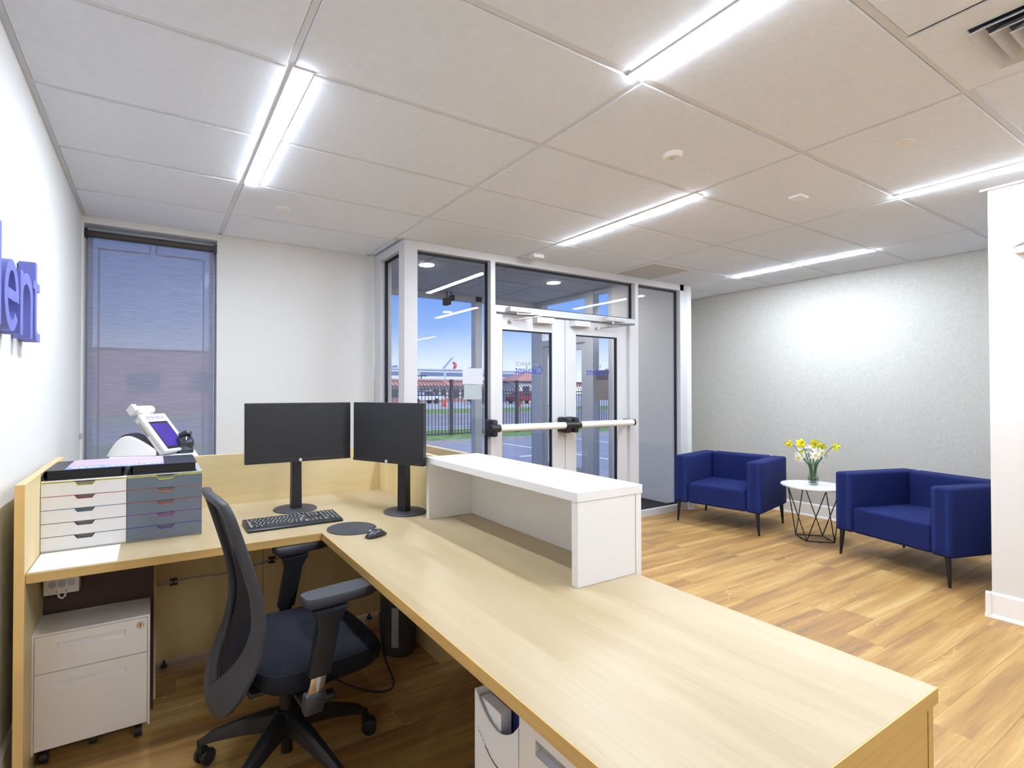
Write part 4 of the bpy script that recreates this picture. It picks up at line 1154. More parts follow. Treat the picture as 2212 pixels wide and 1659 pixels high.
def densify(l):
    o = []
    for (a, b), (c, d) in zip(l[:-1], l[1:]):
        o += [(a, b), ((a + c) / 2, (b + d) / 2)]
    return o + [l[-1]]


outr = [(y, 0.302 + (z - 0.302) * 0.970) for y, z in outr]
innr = [(y * (1 + 0.05 * max(0, min(1, (z - 0.6) / 0.2))), 0.302 + (z - 0.302) * 0.974 + (0.006 if z > 0.95 else 0)) for y, z in innr]
outr = densify(outr); innr = densify(innr)


def loopof(l): return l[:-1] + [(-y, z) for y, z in reversed(l[1:])]


lo, li = loopof(outr), loopof(innr); n = len(lo); vs = []
for (yo, zo), (yi, zi) in zip(lo, li):
    sec = []
    for t, dx in ((0.0, 0.008), (0.0, -0.010), (0.12, -0.020), (0.8, -0.022), (1.0, -0.014), (1.0, 0.004), (0.85, 0.010), (0.15, 0.014)):
        yy = lerp(yo, yi, t); zz = lerp(zo, zi, t); vs.append((bx_(zz, yy) + dx, yy + 0.012, zz))
q = 8
fs = [(i * q + k, i * q + (k + 1) % q, ((i + 1) % n) * q + (k + 1) % q, ((i + 1) % n) * q + k) for i in range(n) for k in range(q)]
MB().add(vs, fs).build('back_frame', 'black_frame', oc, smooth=True, sub=1)
vs = []; fs = []; K = 11
for (y, z) in innr:
    for k in range(K):
        yy = lerp(-y * 1.07 - 0.006, y * 1.07 + 0.006, k / (K - 1)); vs.append((bx_(z, yy) + 0.008, yy + 0.012, z))
for i in range(len(innr) - 1):
    for k in range(K - 1): fs.append((i * K + k, i * K + k + 1, (i + 1) * K + k + 1, (i + 1) * K + k))
MB().add(vs, fs).build('back_mesh', 'mesh_fabric', oc, smooth=True)
MB().box(-0.225, -0.15, -0.02, 0.045, 0.335, 0.368).build('back_bracket', 'black_plastic', oc, bevel=0.006)


def arm(sy, px, yaw, py):
    y = sy
    a = MB()
    # sleeve leaning forward
    sl = []
    for (z, x, w, d) in ((0.665, px, 0.060, 0.030), (0.645, px, 0.046, 0.026), (0.615, px - 0.004, 0.036, 0.020), (0.455, px - 0.036, 0.034, 0.018)):
        for (u, v) in ((-w, -d), (w, -d), (w, d), (-w, d)): sl.append((x + u, y + v, z))
    a.add(sl, [(i * 4 + k, i * 4 + (k + 1) % 4, (i + 1) * 4 + (k + 1) % 4, (i + 1) * 4 + k) for i in range(3) for k in range(4)] + [(0, 1, 2, 3), (12, 13, 14, 15)])
    a.build('arm_sleeve', 'black_plastic', oc, bevel=0.006, smooth=True)
    c = MB(); v = []
    for (z, x) in ((0.47, px - 0.034), (0.365, px - 0.054)):
        for (u, w) in ((-0.026, -0.011), (0.026, -0.011), (0.026, 0.011), (-0.026, 0.011)): v.append((x + u, y + w, z))
    c.add(v, [(k, (k + 1) % 4, 4 + (k + 1) % 4, 4 + k) for k in range(4)] + [(0, 1, 2, 3), (4, 5, 6, 7)])
    c.build('arm_upright', 'chrome', oc, bevel=0.003, smooth=True)
    b = MB(); v = []
    for (z, x, w) in ((0.405, px - 0.047, 0.035), (0.345, px - 0.056, 0.030)):
        for (u, d) in ((-w, -0.019), (w, -0.019), (w, 0.019), (-w, 0.019)): v.append((x + u, y + d, z))
    b.add(v, [(k, (k + 1) % 4, 4 + (k + 1) % 4, 4 + k) for k in range(4)] + [(0, 1, 2, 3), (4, 5, 6, 7)])
    s = 1 if sy > 0 else -1
    b.box(px - 0.080, px - 0.02, min(y - s * 0.01, s * 0.06), max(y - s * 0.01, s * 0.06), 0.343, 0.356)
    b.build('arm_bracket', 'black_frame', oc, bevel=0.006, smooth=True)
    # pad
    R = Matrix.Rotation(yaw, 3, 'Z'); cx_ = Vector((px + 0.045, py, 0))
    out = []
    for i in range(36):
        t = 2 * PI * i / 36; e = 2 / 6.5
        u = math.copysign(abs(math.cos(t)) ** e, math.cos(t)) * 0.130; w = math.copysign(abs(math.sin(t)) ** e, math.sin(t)) * (0.047 - 0.05 * abs(u) * abs(u) / 0.13)
        out.append((u, w))
    p = MB(); v = []
    lay = [(0.670, 0.80), (0.678, 0.95), (0.690, 1.0), (0.700, 0.985), (0.705, 0.94), (0.7055, 0.5)]
    for z, sc2 in lay:
        for u, w in out: v.append(cx_ + R @ Vector((u * (0.5 + sc2 / 2), w * sc2, 0)) + Vector((0, 0, z)))
    n = 36
    p.add(v, [(i * n + k, i * n + (k + 1) % n, (i + 1) * n + (k + 1) % n, (i + 1) * n + k) for i in range(len(lay) - 1) for k in range(n)] + [tuple(range(n)), tuple(range((len(lay) - 1) * n, len(lay) * n))])
    p.build('arm_pad', 'black_soft', oc, smooth=True)
    return


arm(-0.283, 0.052, math.radians(4), -0.258)
arm(0.300, 0.118, math.radians(12), 0.325)

# ================================================================== ARMCHAIRS


def cushion(name, b, parent, bev=0.03, taper=0.0, crown=0.0):
    x0, x1, y0, y1, z0, z1 = b
    m = MB(); nx, ny, nz = 10, 10, 6
    bm = bmesh.new(); bmesh.ops.create_cube(bm, size=1)
    bmesh.ops.subdivide_edges(bm, edges=bm.edges, cuts=5, use_grid_fill=True)
    for v in bm.verts:
        u, w, t = v.co.x * 2, v.co.y * 2, v.co.z * 2
        x = (x0 + x1) / 2 + u * (x1 - x0) / 2; y = (y0 + y1) / 2 + w * (y1 - y0) / 2; z = (z0 + z1) / 2 + t * (z1 - z0) / 2
        if crown: z += crown * (1 - u * u) * (1 - w * w) * (1 if t > 0 else 0)
        v.co = (x, y, z)
    es = [e for e in bm.edges if e.calc_face_angle(0) > 0.9]
    bmesh.ops.bevel(bm, geom=es, offset=bev, segments=4, profile=0.5, affect='EDGES', clamp_overlap=True)
    me = bpy.data.meshes.new(name); bm.to_mesh(me); bm.free()
    me.materials.append(MATS['navy_fabric']); me.polygons.foreach_set('use_smooth', [True] * len(me.polygons))
    o = bpy.data.objects.new(name, me); col.objects.link(o); o.parent = parent; ORG[o.name] = Vector((0, 0, 0))
    return o


ac = thing('armchair', 'navy blue tub armchair on thin black legs beside the vestibule glass', 'armchair', (5.195, 3.12, 0), math.radians(-79), group='navy armchairs along the linen wall', world=False)
cushion('armrest', (-0.41, -0.277, -0.375, 0.385, 0.205, 0.690), ac, 0.028)
cushion('armrest', (0.277, 0.41, -0.375, 0.385, 0.205, 0.690), ac, 0.028)
cushion('backrest', (-0.276, 0.276, 0.24, 0.385, 0.208, 0.692), ac, 0.026)
cushion('seat', (-0.275, 0.275, -0.365, 0.238, 0.207, 0.415), ac, 0.022, crown=0.012)
for sx in (-1, 1):
    for sy in (-1, 1):
        lx, ly = sx * 0.368, sy * 0.345
        MB().cyl((lx, ly, 0.212), (lx + sx * 0.014, ly + sy * 0.004, 0.0), 0.019, 0.0085, n=14).build('leg', 'black_metal', ac, smooth=True)
a2 = dup(ac)
a2.location = (5.212, 1.582, 0); a2.rotation_euler = (0, 0, math.radians(-106.3))
a2['label'] = 'navy blue tub armchair on thin black legs, partly behind the white wall end'

# ================================================================== SIDE TABLE, VASE, DAFFODILS
TX, TY = 5.264, 2.366
st = thing('side_table', 'round white side table on a black wire frame between the armchairs', 'table', (TX, TY, 0))
MB().lathe([(0.001, 0.482), (0.257, 0.482), (0.262, 0.486), (0.262, 0.497), (0.259, 0.500), (0.001, 0.500)], (TX, TY, 0), 56).build('tabletop', 'marble', st, smooth=True)
bc = [(TX + 0.157 * math.cos(math.radians(a)), TY + 0.157 * math.sin(math.radians(a)), 0.008) for a in (92, 182, 272, 2)]
tcn = [(TX + 0.215 * math.cos(math.radians(a)), TY + 0.215 * math.sin(math.radians(a)), 0.478) for a in (137, 227, 317, 47)]
for i in range(4):
    MB().tube([bc[i], bc[(i + 1) % 4]], 0.0045, n=8).build('base_rod', 'black_metal', st, smooth=True)
    MB().tube([bc[i], tcn[i]], 0.0045, n=8).build('frame_rod', 'black_metal', st, smooth=True)
    MB().tube([bc[i], tcn[(i - 1) % 4]], 0.0045, n=8).build('frame_rod', 'black_metal', st, smooth=True)
    mx = [(p + q) / 2 for p, q in zip(bc[i], bc[(i + 1) % 4])]
    MB().lathe([(0.001, 0), (0.010, 0), (0.012, 0.006), (0.009, 0.013), (0.001, 0.013)], (mx[0], mx[1], 0), 12).build('foot_pad', 'black_plastic', st, smooth=True)
for i in range(4):
    MB().tube([tcn[i], tcn[(i + 1) % 4]], 0.0045, n=8).build('top_rod', 'black_metal', st, smooth=True)
VX, VY = 5.258, 2.372
mat_glass('vase_glass', (0.93, 0.96, 0.95), 1.6)
vt = thing('glass_vase', 'small clear glass vase with water on the side table', 'vase', (VX, VY, 0.5))
op = [(0.001, 0.500), (0.030, 0.500), (0.036, 0.512), (0.043, 0.556), (0.040, 0.572), (0.030, 0.600), (0.031, 0.640), (0.044, 0.700)]
ip = [(0.042, 0.700), (0.029, 0.640), (0.028, 0.600), (0.037, 0.570), (0.040, 0.556), (0.033, 0.514), (0.001, 0.510)]
MB().lathe(op + ip, (VX, VY, 0), 28).build('vase_body', 'vase_glass', vt, smooth=True)
mat_glass('water', (0.80, 0.90, 0.80), 0.8)
MB().lathe([(0.001, 0.5105), (0.0325, 0.515), (0.0392, 0.556), (0.038, 0.563), (0.001, 0.563)], (VX, VY, 0), 24).build('water', 'water', vt, smooth=True)
mat('stem_green', (70, 112, 60), 0.6, var=0.2); mat('petal_yellow', (236, 232, 50), 0.6, var=0.05); mat('petal_white', (250, 250, 240), 0.6)
mat('trumpet_yellow', (236, 214, 30), 0.6); mat('trumpet_pale', (226, 214, 40), 0.6)
rt = Vector((math.cos(math.radians(30)), -math.sin(math.radians(30)), 0)); fw = Vector((math.sin(math.radians(30)), math.cos(math.radians(30)), 0))
FL = [(-0.205, 0.875, 0.02, 'y', (-1, 0.1, 0)), (-0.125, 0.885, -0.02, 'y', (-.2, -1, .2)), (0.035, 0.88, 0.03, 'y', (.2, .9, .4)), (0.095, 0.845, 0.02, 'y', (.3, .8, .6)), (0.200, 0.85, -0.01, 'y', (1, -.1, 0)),
      (-0.015, 0.775, -0.05, 'w', (-.1, -1, .1)), (0.060, 0.795, -0.03, 'w', (.3, -1, .1)), (-0.062, 0.84, 0.02, 'w', (-.3, .2, 1)), (-0.140, 0.745, -0.01, 'w', (-1, -.3, -.3)), (0.120, 0.765, 0.0, 'w', (.9, -.4, 0)), (0.020, 0.84, 0.03, 'w', (.1, -.5, .8)), (-0.085, 0.795, 0.03, 'w', (-.6, -.7, .3)), (0.10, 0.80, 0.045, 'w', (.7, -.6, .3))]
wh = ['yellow daffodil farthest left, facing left', 'yellow daffodil upper left, seen full on', 'yellow daffodil right of centre, facing away', 'yellow daffodil behind the white ones on the right', 'yellow daffodil farthest right, facing right',
      'white daffodil with yellow eye, in the centre front', 'white daffodil with yellow eye, right of the centre one', 'white daffodil pointing up behind the centre', 'white daffodil hanging at the lower left', 'white daffodil at the lower right', 'white daffodil behind the two with yellow eyes', 'white daffodil left of the centre one', 'white daffodil right of the one beside the centre']
for i, (u, z, dp, kind, dr) in enumerate(FL):
    c = Vector((VX, VY, 0)) + rt * u + fw * dp + Vector((0, 0, z))
    d = (rt * dr[0] + fw * dr[1] + Vector((0, 0, dr[2]))).normalized()
    t = thing('daffodil', wh[i] + ' in the vase', 'flower', (VX + 0.0, VY, 0.52), group='daffodils in the vase')
    q = Vector((0, 0, 1)) if abs(d.z) < 0.9 else Vector((1, 0, 0))
    e1_ = d.cross(q).normalized(); e2_ = d.cross(e1_)
    R0 = 0.046 if kind == 'y' else 0.058
    for k in range(6):
        a = 2 * PI * k / 6 + 0.3 * i; r1 = e1_ * math.cos(a) + e2_ * math.sin(a); r2 = d.cross(r1)
        bk_ = -0.004 if k % 2 else 0.0
        P_ = [(0.006, 0.006, 0.0), (0.018, 0.014, 0.003), (0.031, 0.014, 0.003), (0.041, 0.008, -0.002), (R0, 0.0, -0.006)]
        m = MB(); vs = []
        for (rr, ww, hh) in P_:
            for sgn_ in (-1, 0, 1):
                vs.append(c + r1 * rr + r2 * ww * sgn_ + d * (hh + bk_ - (0.003 if sgn_ == 0 else 0)))
        fs = []
        for a_ in range(4):
            for b_2 in range(2): fs.append((a_ * 3 + b_2, a_ * 3 + b_2 + 1, (a_ + 1) * 3 + b_2 + 1, (a_ + 1) * 3 + b_2))
        m.add(vs, fs); m.build('petal', 'petal_yellow' if kind == 'y' else 'petal_white', t, smooth=True)
    L_ = 0.036 if kind == 'y' else 0.010; r_ = 0.012 if kind == 'y' else 0.009
    m = MB(); n = 14; vs = []
    for (s, rr) in ((0, 0.55), (0.5, 0.8), (0.85, 1.0), (1.0, 1.45), (0.96, 1.25), (0.5, 0.65), (0.1, 0.35)):
        for k in range(n):
            a = 2 * PI * k / n; wv_ = 1 + (0.12 * math.sin(k * 3.1) if s > 0.9 else 0)
            vs.append(c + d * (L_ * s) + (e1_ * math.cos(a) + e2_ * math.sin(a)) * r_ * rr * wv_)
    m.add(vs, [(j * n + k, j * n + (k + 1) % n, (j + 1) * n + (k + 1) % n, (j + 1) * n + k) for j in range(6) for k in range(n)] + [tuple(range(6 * n, 7 * n))])
    m.build('trumpet', 'trumpet_yellow' if kind == 'y' else 'trumpet_pale', t, smooth=True)
    base = Vector((VX + 0.018 * math.cos(i * 2.4), VY + 0.018 * math.sin(i * 2.4), 0.516))
    ux = max(-1, min(1, u / 0.09))
    neck = Vector((VX, VY, 0.66)) + rt * (0.020 * ux) + fw * (0.012 * math.sin(i * 1.7))
    mid = neck.lerp(c, 0.6) + Vector((0, 0, 0.03))
    m = MB().tube([base, neck, mid, c - d * 0.022 + Vector((0, 0, 0.004)), c - d * 0.003], [0.003, 0.0035, 0.003, 0.0028, 0.004], n=7)
    m.build('stem', 'stem_green', t, smooth=True)
for i, (u, z) in enumerate(((-0.03, 0.76), (0.045, 0.745))):
    m = MB(); vs = []
    for s, w_ in ((0, 0.005), (0.4, 0.008), (0.8, 0.006), (1, 0.001)):
        p = Vector((VX, VY, 0.52)).lerp(Vector((VX, VY, z)) + rt * u, s)
        vs += [p - rt * w_, p + fw * 0.002, p + rt * w_]
    m.add(vs, [(a * 3 + b, a * 3 + b + 1, (a + 1) * 3 + b + 1, (a + 1) * 3 + b) for a in range(3) for b in range(2)])
    tag(m.build('leaf_blade', 'stem_green', origin='auto', smooth=True), ['long green daffodil leaf on the left side of the vase', 'long green daffodil leaf on the right side of the vase'][i], 'leaf', 'leaves in the vase')

# ================================================================== UNDER THE DESK
bn = thing('floor_unit', 'dark rounded floor unit with a pale vertical strip under the desk', 'bin', (1.12, 2.46, 0))
MB().lathe([(0.001, 0), (0.085, 0), (0.09, 0.01), (0.092, 0.30), (0.085, 0.335), (0.001, 0.34)], (0, 0, 0), 36).xform(Matrix.Translation((1.12, 2.47, 0)) @ Matrix.Diagonal((1, 1.15, 1, 1))).build('body', mat('charcoal', (62, 62, 66), 0.5).name, bn, smooth=True)
a = math.radians(235)
MB().obox((1.12 + 0.094 * math.cos(a), 2.47 + 0.105 * math.sin(a), 0.155), (0.012, 0.036, 0.20), Matrix.Rotation(a, 3, 'Z')).build('pale_strip', 'steel_grey', bn, bevel=0.002)
pts = [(1.028, 2.50, 0.20), (1.018, 2.45, 0.06), (1.00, 2.34, 0.008), (0.975, 2.18, 0.0045), (0.93, 2.13, 0.0045), (0.85, 2.165, 0.0045), (0.76, 2.30, 0.0045), (0.70, 2.45, 0.0045)]


def smoothpts(p, it=2):
    for _ in range(it):
        q = [p[0]]
        for a, b in zip(p[:-1], p[1:]):
            q += [tuple(x * .75 + y * .25 for x, y in zip(a, b)), tuple(x * .25 + y * .75 for x, y in zip(a, b))]
        p = q + [p[-1]]
    return p


MB().tube(smoothpts(pts), 0.004, n=8).build('power_cord', 'black_plastic', bn, smooth=True)
fc = thing('file_cabinet', 'putty-white metal cabinet tucked below the desk return, bottom of the frame', 'cabinet', (0.98, 0.69, 0))
m = MB().box(0.728, 1.25, 0.47, 0.922, 0.03, 0.665); m.build('carcass', 'cabinet_metal', fc, bevel=0.0015)
hy0, hy1, hz0, hz1 = 0.53, 0.862, 0.572, 0.606
m = MB().box(0.716, 0.728, 0.474, hy0, 0.36, 0.66).box(0.716, 0.728, hy1, 0.918, 0.36, 0.66).box(0.716, 0.728, hy0, hy1, hz1, 0.66).box(0.716, 0.728, hy0, hy1, 0.36, hz0)
dr_ = m.build('drawer', 'cabinet_metal', fc)
MB().add([(0.716, hy0, hz0), (0.716, hy1, hz0), (0.727, hy1, hz0 + 0.010), (0.727, hy0, hz0 + 0.010), (0.716, hy0, hz1), (0.716, hy1, hz1)], [(0, 1, 2, 3), (3, 2, 5, 4)]).build('recessed_grip', 'steel_grey', dr_)
B(0.716, 0.728, 0.474, 0.918, 0.04, 0.355).build('drawer', 'cabinet_metal', fc)
sx_ = thing('storage_box', 'white cardboard magazine box with curved front holding cartons under the desk', 'box', (0.86, 1.02, 0))
zt = 0.592; zl = 0.545
n = 12; poly = [(0.928, 0.0), (1.108, 0.0), (1.108, zt)]
for i in range(n + 1):
    s = i / n; poly.append((1.098 - 0.165 * s, zt - 0.006 - 0.050 * math.sin(PI * min(1, s * 1.0)) ** 0.8))
poly.append((0.928, zt))
MB().prism(poly, lambda u, v, w: (w, u, v), 0.720, 0.724).build('front', 'paper', sx_)
B(0.7245, 1.02, 0.928, 0.932, 0, zt).build('side', 'paper', sx_); B(0.7245, 1.02, 1.104, 1.108, 0, zt).build('side', 'paper', sx_)
B(1.016, 1.02, 0.9325, 1.1035, 0, zt).build('rear', 'paper', sx_); B(0.7245, 1.0155, 0.9325, 1.1035, 0, 0.004).build('bottom', 'paper', sx_)
for zc in (0.47, 0.34):
    m = MB()
    q_ = [(1.06 - 0.11 * i / 10, zc - 0.02 * math.sin(PI * i / 10)) for i in range(11)]
    for (ua, va), (ub, vb) in zip(q_[:-1], q_[1:]): m.prism([(ua, va), (ub, vb), (ub, vb + 0.003), (ua, va + 0.003)], lambda u, v, w: (w, u, v), 0.7192, 0.7201)
    m.build('hand_slot', 'dark_void', sx_)
m = MB()
for zc in (0.50, 0.375):
    q_ = [(1.095 - 0.05 * i / 16, zc - 0.035 * i / 16 + 0.005 * math.sin(i * 2.2)) for i in range(17)]
    for (ua, va), (ub, vb) in zip(q_[:-1], q_[1:]): m.prism([(ua, va), (ub, vb), (ub, vb + 0.0018), (ua, va + 0.0018)], lambda u, v, w: (w, u, v), 0.7194, 0.7201)
m.build('script_print', 'print_grey', sx_)
c1 = thing('carton', 'navy blue carton with small red marks standing in the storage box', 'box', (0.80, 1.0, 0.3))
B(0.768, 0.800, 0.94, 1.10, 0.0045, 0.585).build('carton_body', mat('carton_blue', (30, 34, 96), 0.5).name, c1, bevel=0.001)
text_mb('50s', 0.03, 0.016, lambda u, v, w: (0.776 + v, 1.090 - u, 0.5851 + w), 0.0004).build('lettering', 'print_white', c1)
B(0.778, 0.790, 1.03, 1.045, 0.5851, 0.5855).build('red_mark', mat('mark_red', (214, 70, 84), 0.5).name, c1)
tag(B(0.732, 0.764, 1.01, 1.098, 0.0045, 0.574).build('carton', 'paper', bevel=0.001, origin='auto'), 'plain white carton at the front of the storage box', 'box')

# ================================================================== OUTDOORS
GZ = -0.12
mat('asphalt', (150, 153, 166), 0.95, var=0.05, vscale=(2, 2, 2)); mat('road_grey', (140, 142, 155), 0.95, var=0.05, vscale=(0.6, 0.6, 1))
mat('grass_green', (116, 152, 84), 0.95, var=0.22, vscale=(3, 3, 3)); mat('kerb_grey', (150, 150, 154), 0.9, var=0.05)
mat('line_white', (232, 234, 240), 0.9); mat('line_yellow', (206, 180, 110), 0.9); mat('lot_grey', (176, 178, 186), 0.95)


def ground(name, x0, x1, y0, y1, m, lab, z=GZ, cat='ground', th=0.1):
    tag(B(x0, x1, y0, y1, z - th, z).build(name, m), lab, cat, kind='structure')


ground('ground', -120, 260, 4.56, 12.45, 'asphalt', 'grey asphalt parking area outside the glass')
ground('ground.001', -120, 260, 12.45, 12.62, 'kerb_grey', 'concrete kerb along the parking area', GZ + 0.10, 'kerb', 0.2)
ground('ground.002', -120, 260, 12.62, 16.6, 'grass_green', 'grass strip under the black fence', GZ + 0.06, 'grass', 0.16)
ground('ground.003', -120, 260, 16.6, 27.0, 'road_grey', 'road beyond the fence', GZ, 'road')
ground('ground.004', -120, 260, 27.0, 27.5, 'kerb_grey', 'far kerb of the road', GZ + 0.12, 'kerb', 0.2)
ground('ground.005', -120, 260, 27.5, 36.5, 'grass_green', 'grass verge beyond the road', GZ + 0.05, 'grass', 0.16)
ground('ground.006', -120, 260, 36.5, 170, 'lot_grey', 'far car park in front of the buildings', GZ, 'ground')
rl = thing('road_marking', 'painted white and yellow lines along the road', 'road marking', (60, 20, GZ))
for (y, m_) in ((17.35, 'line_white'), (18.55, 'line_white'), (21.9, 'line_yellow')):
    B(-100, 240, y, y + 0.12, GZ, GZ + 0.004).build('line', m_, rl)
pl_ = thing('parking_marking', 'painted white bay lines on the near asphalt', 'road marking', (8, 10.5, GZ))
for b in ((8.55, 8.65, 7.6, 12.3), (7.2, 8.55, 9.15, 9.25), (11.4, 11.5, 7.6, 12.3)): B(b[0], b[1], b[2], b[3], GZ, GZ + 0.004).build('line', 'line_white', pl_)

# fence with pickets curving away at the top
mat('fence_black', (40, 42, 54), 0.5)
FY = 14.30
fe = thing('steel_fence', 'tall dark steel picket fence with curved tops beyond the parking area', 'fence', (9, FY, GZ))
arc = [(0, GZ + 0.0)] + [(0, 1.36)] + [(0.62 * (1 - math.cos(a)), 1.36 + 0.36 * math.sin(a)) for a in [PI / 2 * k / 5 for k in range(1, 6)]]
pm = MB().tube([(0, FY + d, z) for d, z in arc], 0.0125, n=5)
po = pm.build('picket', 'fence_black', fe)
me_ = po.data
po.location = (7.30 - 9, 0, 0)
x = 7.30
posts = [5.7, 8.39, 11.08, 13.77, 16.46]
ORG[fe.name] = Vector((9, FY, GZ))
while x < 16.6:
    x += 0.1225
    if any(abs(x - p) < 0.08 for p in posts): continue
    o = bpy.data.objects.new('picket', me_); col.objects.link(o); o.parent = fe; o.location = (x - 9, 0, 0)
x = 7.30
while x > 4.6:
    x -= 0.1225
    if any(abs(x - p) < 0.08 for p in posts): continue
    o = bpy.data.objects.new('picket', me_); col.objects.link(o); o.parent = fe; o.location = (x - 9, 0, 0)
# the picket mesh is written about x = 0 in room coordinates: shift it once to the fence origin
for v in me_.vertices: v.co.x += 9
for p in posts: B(p - 0.045, p + 0.045, FY - 0.045, FY + 0.045, GZ, 1.76).build('post', 'fence_black', fe)
for z in (-0.03, 1.22, 1.34): B(4.5, 16.7, FY - 0.012, FY + 0.012, z, z + 0.035).build('rail', 'fence_black', fe)

# factory far behind
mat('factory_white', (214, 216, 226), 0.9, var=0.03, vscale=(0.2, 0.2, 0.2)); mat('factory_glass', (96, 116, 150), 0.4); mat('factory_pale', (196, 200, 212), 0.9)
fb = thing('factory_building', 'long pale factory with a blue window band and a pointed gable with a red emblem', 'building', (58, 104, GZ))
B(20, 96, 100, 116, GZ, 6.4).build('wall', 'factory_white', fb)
for x0, x1 in ((21, 50.0), (50.7, 56.6), (57.2, 61.8), (62.4, 78.0), (78.6, 95)): B(x0, x1, 99.9, 100.02, 4.9, 5.7).build('window', 'factory_glass', fb)
for x in (50.3, 56.9, 78.3): B(x, x + 0.25, 99.85, 100.0, GZ, 6.4).build('pilaster', 'factory_pale', fb)
B(19.8, 96.2, 99.7, 100.0, 6.25, 6.55).build('parapet', 'factory_pale', fb)
MB().prism([(56.5, 6.4), (62.0, 6.4), (59.1, 9.15)], lambda u, v, w: (u, w, v), 99.6, 101).build('gable', 'factory_white', fb)
mat('emblem_red', (196, 40, 62), 0.6)
em = MB()
for k in range(9):
    a = PI / 2 + 0.35 - k * 0.46; c_, s_2 = math.cos(a), math.sin(a)
    cx_, cz_ = 59.05, 7.35
    p0, p1 = 0.18, 0.78
    em.prism([(cx_ + c_ * p0 - s_2 * 0.03, cz_ + s_2 * p0 + c_ * 0.03), (cx_ + c_ * p1 - s_2 * 0.085, cz_ + s_2 * p1 + c_ * 0.085), (cx_ + c_ * p1 * 1.08, cz_ + s_2 * p1 * 1.08), (cx_ + c_ * p1 + s_2 * 0.085, cz_ + s_2 * p1 - c_ * 0.085), (cx_ + c_ * p0 + s_2 * 0.03, cz_ + s_2 * p0 - c_ * 0.03)], lambda u, v, w: (u, w, v), 99.5, 99.6)
em.build('emblem', 'emblem_red', fb)
for (a, b, h_) in ((34, 38, 7.5), (47, 51, 7.3), (68, 73, 7.4)): B(a, b, 104, 108, 6.4, h_).build('roof_unit', 'factory_pale', fb)
# brick office with tiled roof
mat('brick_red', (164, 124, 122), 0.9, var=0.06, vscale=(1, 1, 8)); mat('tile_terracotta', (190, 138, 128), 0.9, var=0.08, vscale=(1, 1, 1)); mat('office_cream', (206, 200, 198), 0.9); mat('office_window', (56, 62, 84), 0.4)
ob2 = thing('brick_office', 'low brick office with a terracotta roof behind the fence', 'building', (40, 64, GZ))
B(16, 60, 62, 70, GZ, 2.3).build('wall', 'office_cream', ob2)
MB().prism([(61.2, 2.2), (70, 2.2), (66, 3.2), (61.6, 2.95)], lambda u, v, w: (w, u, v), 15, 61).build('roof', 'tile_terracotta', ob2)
B(16, 60, 61.9, 62.0, GZ, 0.45).build('brick_plinth', 'brick_red', ob2)
x = 17.0; k = 0
while x < 59:
    w_ = 0.75 if k % 3 else 1.6
    B(x, x + w_, 61.85, 61.98, 0.55, 1.65).build('window', 'office_window', ob2); x += w_ + 0.55; k += 1
ob3 = thing('tiled_roof_house', 'building with a red pyramid roof beyond the right side of the fence', 'building', (47, 56, GZ))
B(43.5, 50.5, 56, 61, GZ, 2.9).build('wall', 'office_cream', ob3)
MB().add([(42.9, 55.5, 2.9), (51.1, 55.5, 2.9), (51.1, 61, 2.9), (42.9, 61, 2.9), (46.8, 58, 4.35), (47.4, 58, 4.35)], [(0, 1, 5, 4), (1, 2, 5), (2, 3, 4, 5), (3, 0, 4), (3, 2, 1, 0)]).build('roof', 'tile_terracotta', ob3)
for x in (44.4, 46.6, 48.8): B(x, x + 1.1, 55.9, 56.0, 0.9, 2.1).build('window', 'office_window', ob3)
ob4 = thing('brick_warehouse', 'reddish warehouse seen dimly through the grey blind', 'building', (-3, 40, GZ))
B(-14, 6.2, 38, 48, GZ, 4.1).build('wall', 'brick_red', ob4)
B(-14.2, 6.4, 37.8, 48, 4.1, 4.3).build('roof_edge', 'factory_pale', ob4)
for x in (-12, -8.5, -5, -1.5, 2): B(x, x + 1.8, 37.9, 38.0, 1.4, 2.6).build('window', 'office_window', ob4)


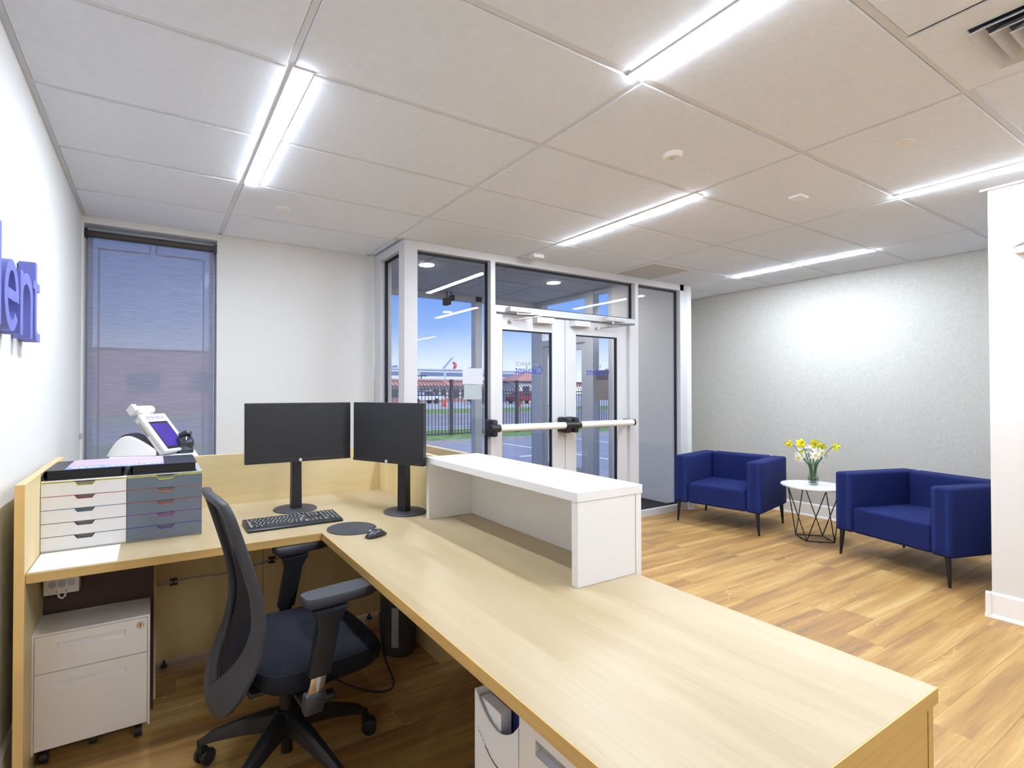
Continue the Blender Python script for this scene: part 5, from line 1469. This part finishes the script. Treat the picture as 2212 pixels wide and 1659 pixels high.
def car(x, y, rz, m_, label, kind=0):
    t = thing('car', label, 'car', (x, y, GZ), rz, group='parked cars beyond the fence', world=False)
    L_ = 4.4
    if kind == 0: prof_ = [(-2.2, .35), (-2.2, .85), (-1.6, .95), (-1.1, 1.4), (0.4, 1.42), (1.1, .95), (2.1, .82), (2.2, .35)]
    else: prof_ = [(-2.6, .45), (-2.6, 1.0), (-0.6, 1.0), (-0.5, 1.6), (0.8, 1.6), (1.3, 1.05), (2.5, .98), (2.6, .45)]
    MB().prism(prof_, lambda u, v, w: (u, w, v), -0.85, 0.85).build('body', m_, t, bevel=0.06)
    g_ = [(-1.45, .98), (-1.0, 1.32), (0.35, 1.34), (0.95, .98)] if kind == 0 else [(-0.42, 1.05), (-0.40, 1.5), (0.75, 1.5), (1.15, 1.08)]
    MB().prism(g_, lambda u, v, w: (u, w, v), -0.87, 0.87).build('side_windows', 'office_window', t)
    for sx in (-1.35, 1.35):
        for sy in (-0.78, 0.78): MB().cyl((sx, sy - 0.1, 0.33), (sx, sy + 0.1, 0.33), 0.33, n=16).build('wheel', 'dark_void', t, smooth=True)


mat('car_white', (210, 214, 224), 0.4); mat('car_red', (136, 44, 60), 0.4); mat('car_blue', (50, 60, 96), 0.4)
car(28.3, 55.0, 0.1, 'car_white', 'white pickup truck parked beyond the fence', 1)
car(39.3, 49.5, 0.1, 'car_red', 'dark red car parked beyond the fence')
car(34.6, 51.0, 0.2, 'car_blue', 'dark blue car parked behind the fence post')
for i, (x, y) in enumerate(((25.7, 45.5), (24.3, 42.6), (30.8, 39.3))):
    t = thing('traffic_cone', ['orange traffic cone left of the pair beyond the road', 'orange traffic cone right of the pair beyond the road', 'orange traffic cone seen through the left door'][i], 'cone', (x, y, GZ), group='traffic cones')
    MB().lathe([(0.16, GZ + 0.03), (0.10, GZ + 0.35), (0.03, GZ + 0.8), (0.001, GZ + 0.8)], (x, y, 0), 12).build('cone', mat('cone_orange', (238, 92, 60), 0.6).name, t, smooth=True)
    B(x - 0.2, x + 0.2, y - 0.2, y + 0.2, GZ, GZ + 0.03).build('foot', 'cone_orange', t)
t = thing('car_park_light', 'thin double-headed car park light in front of the factory', 'lamp post', (38.2, 75, GZ))
MB().cyl((38.2, 75, GZ), (38.2, 75, 3.9), 0.09, n=8).build('pole', 'fence_black', t); B(37.2, 39.2, 74.8, 75.2, 3.9, 4.05).build('lamp_head', 'fence_black', t)
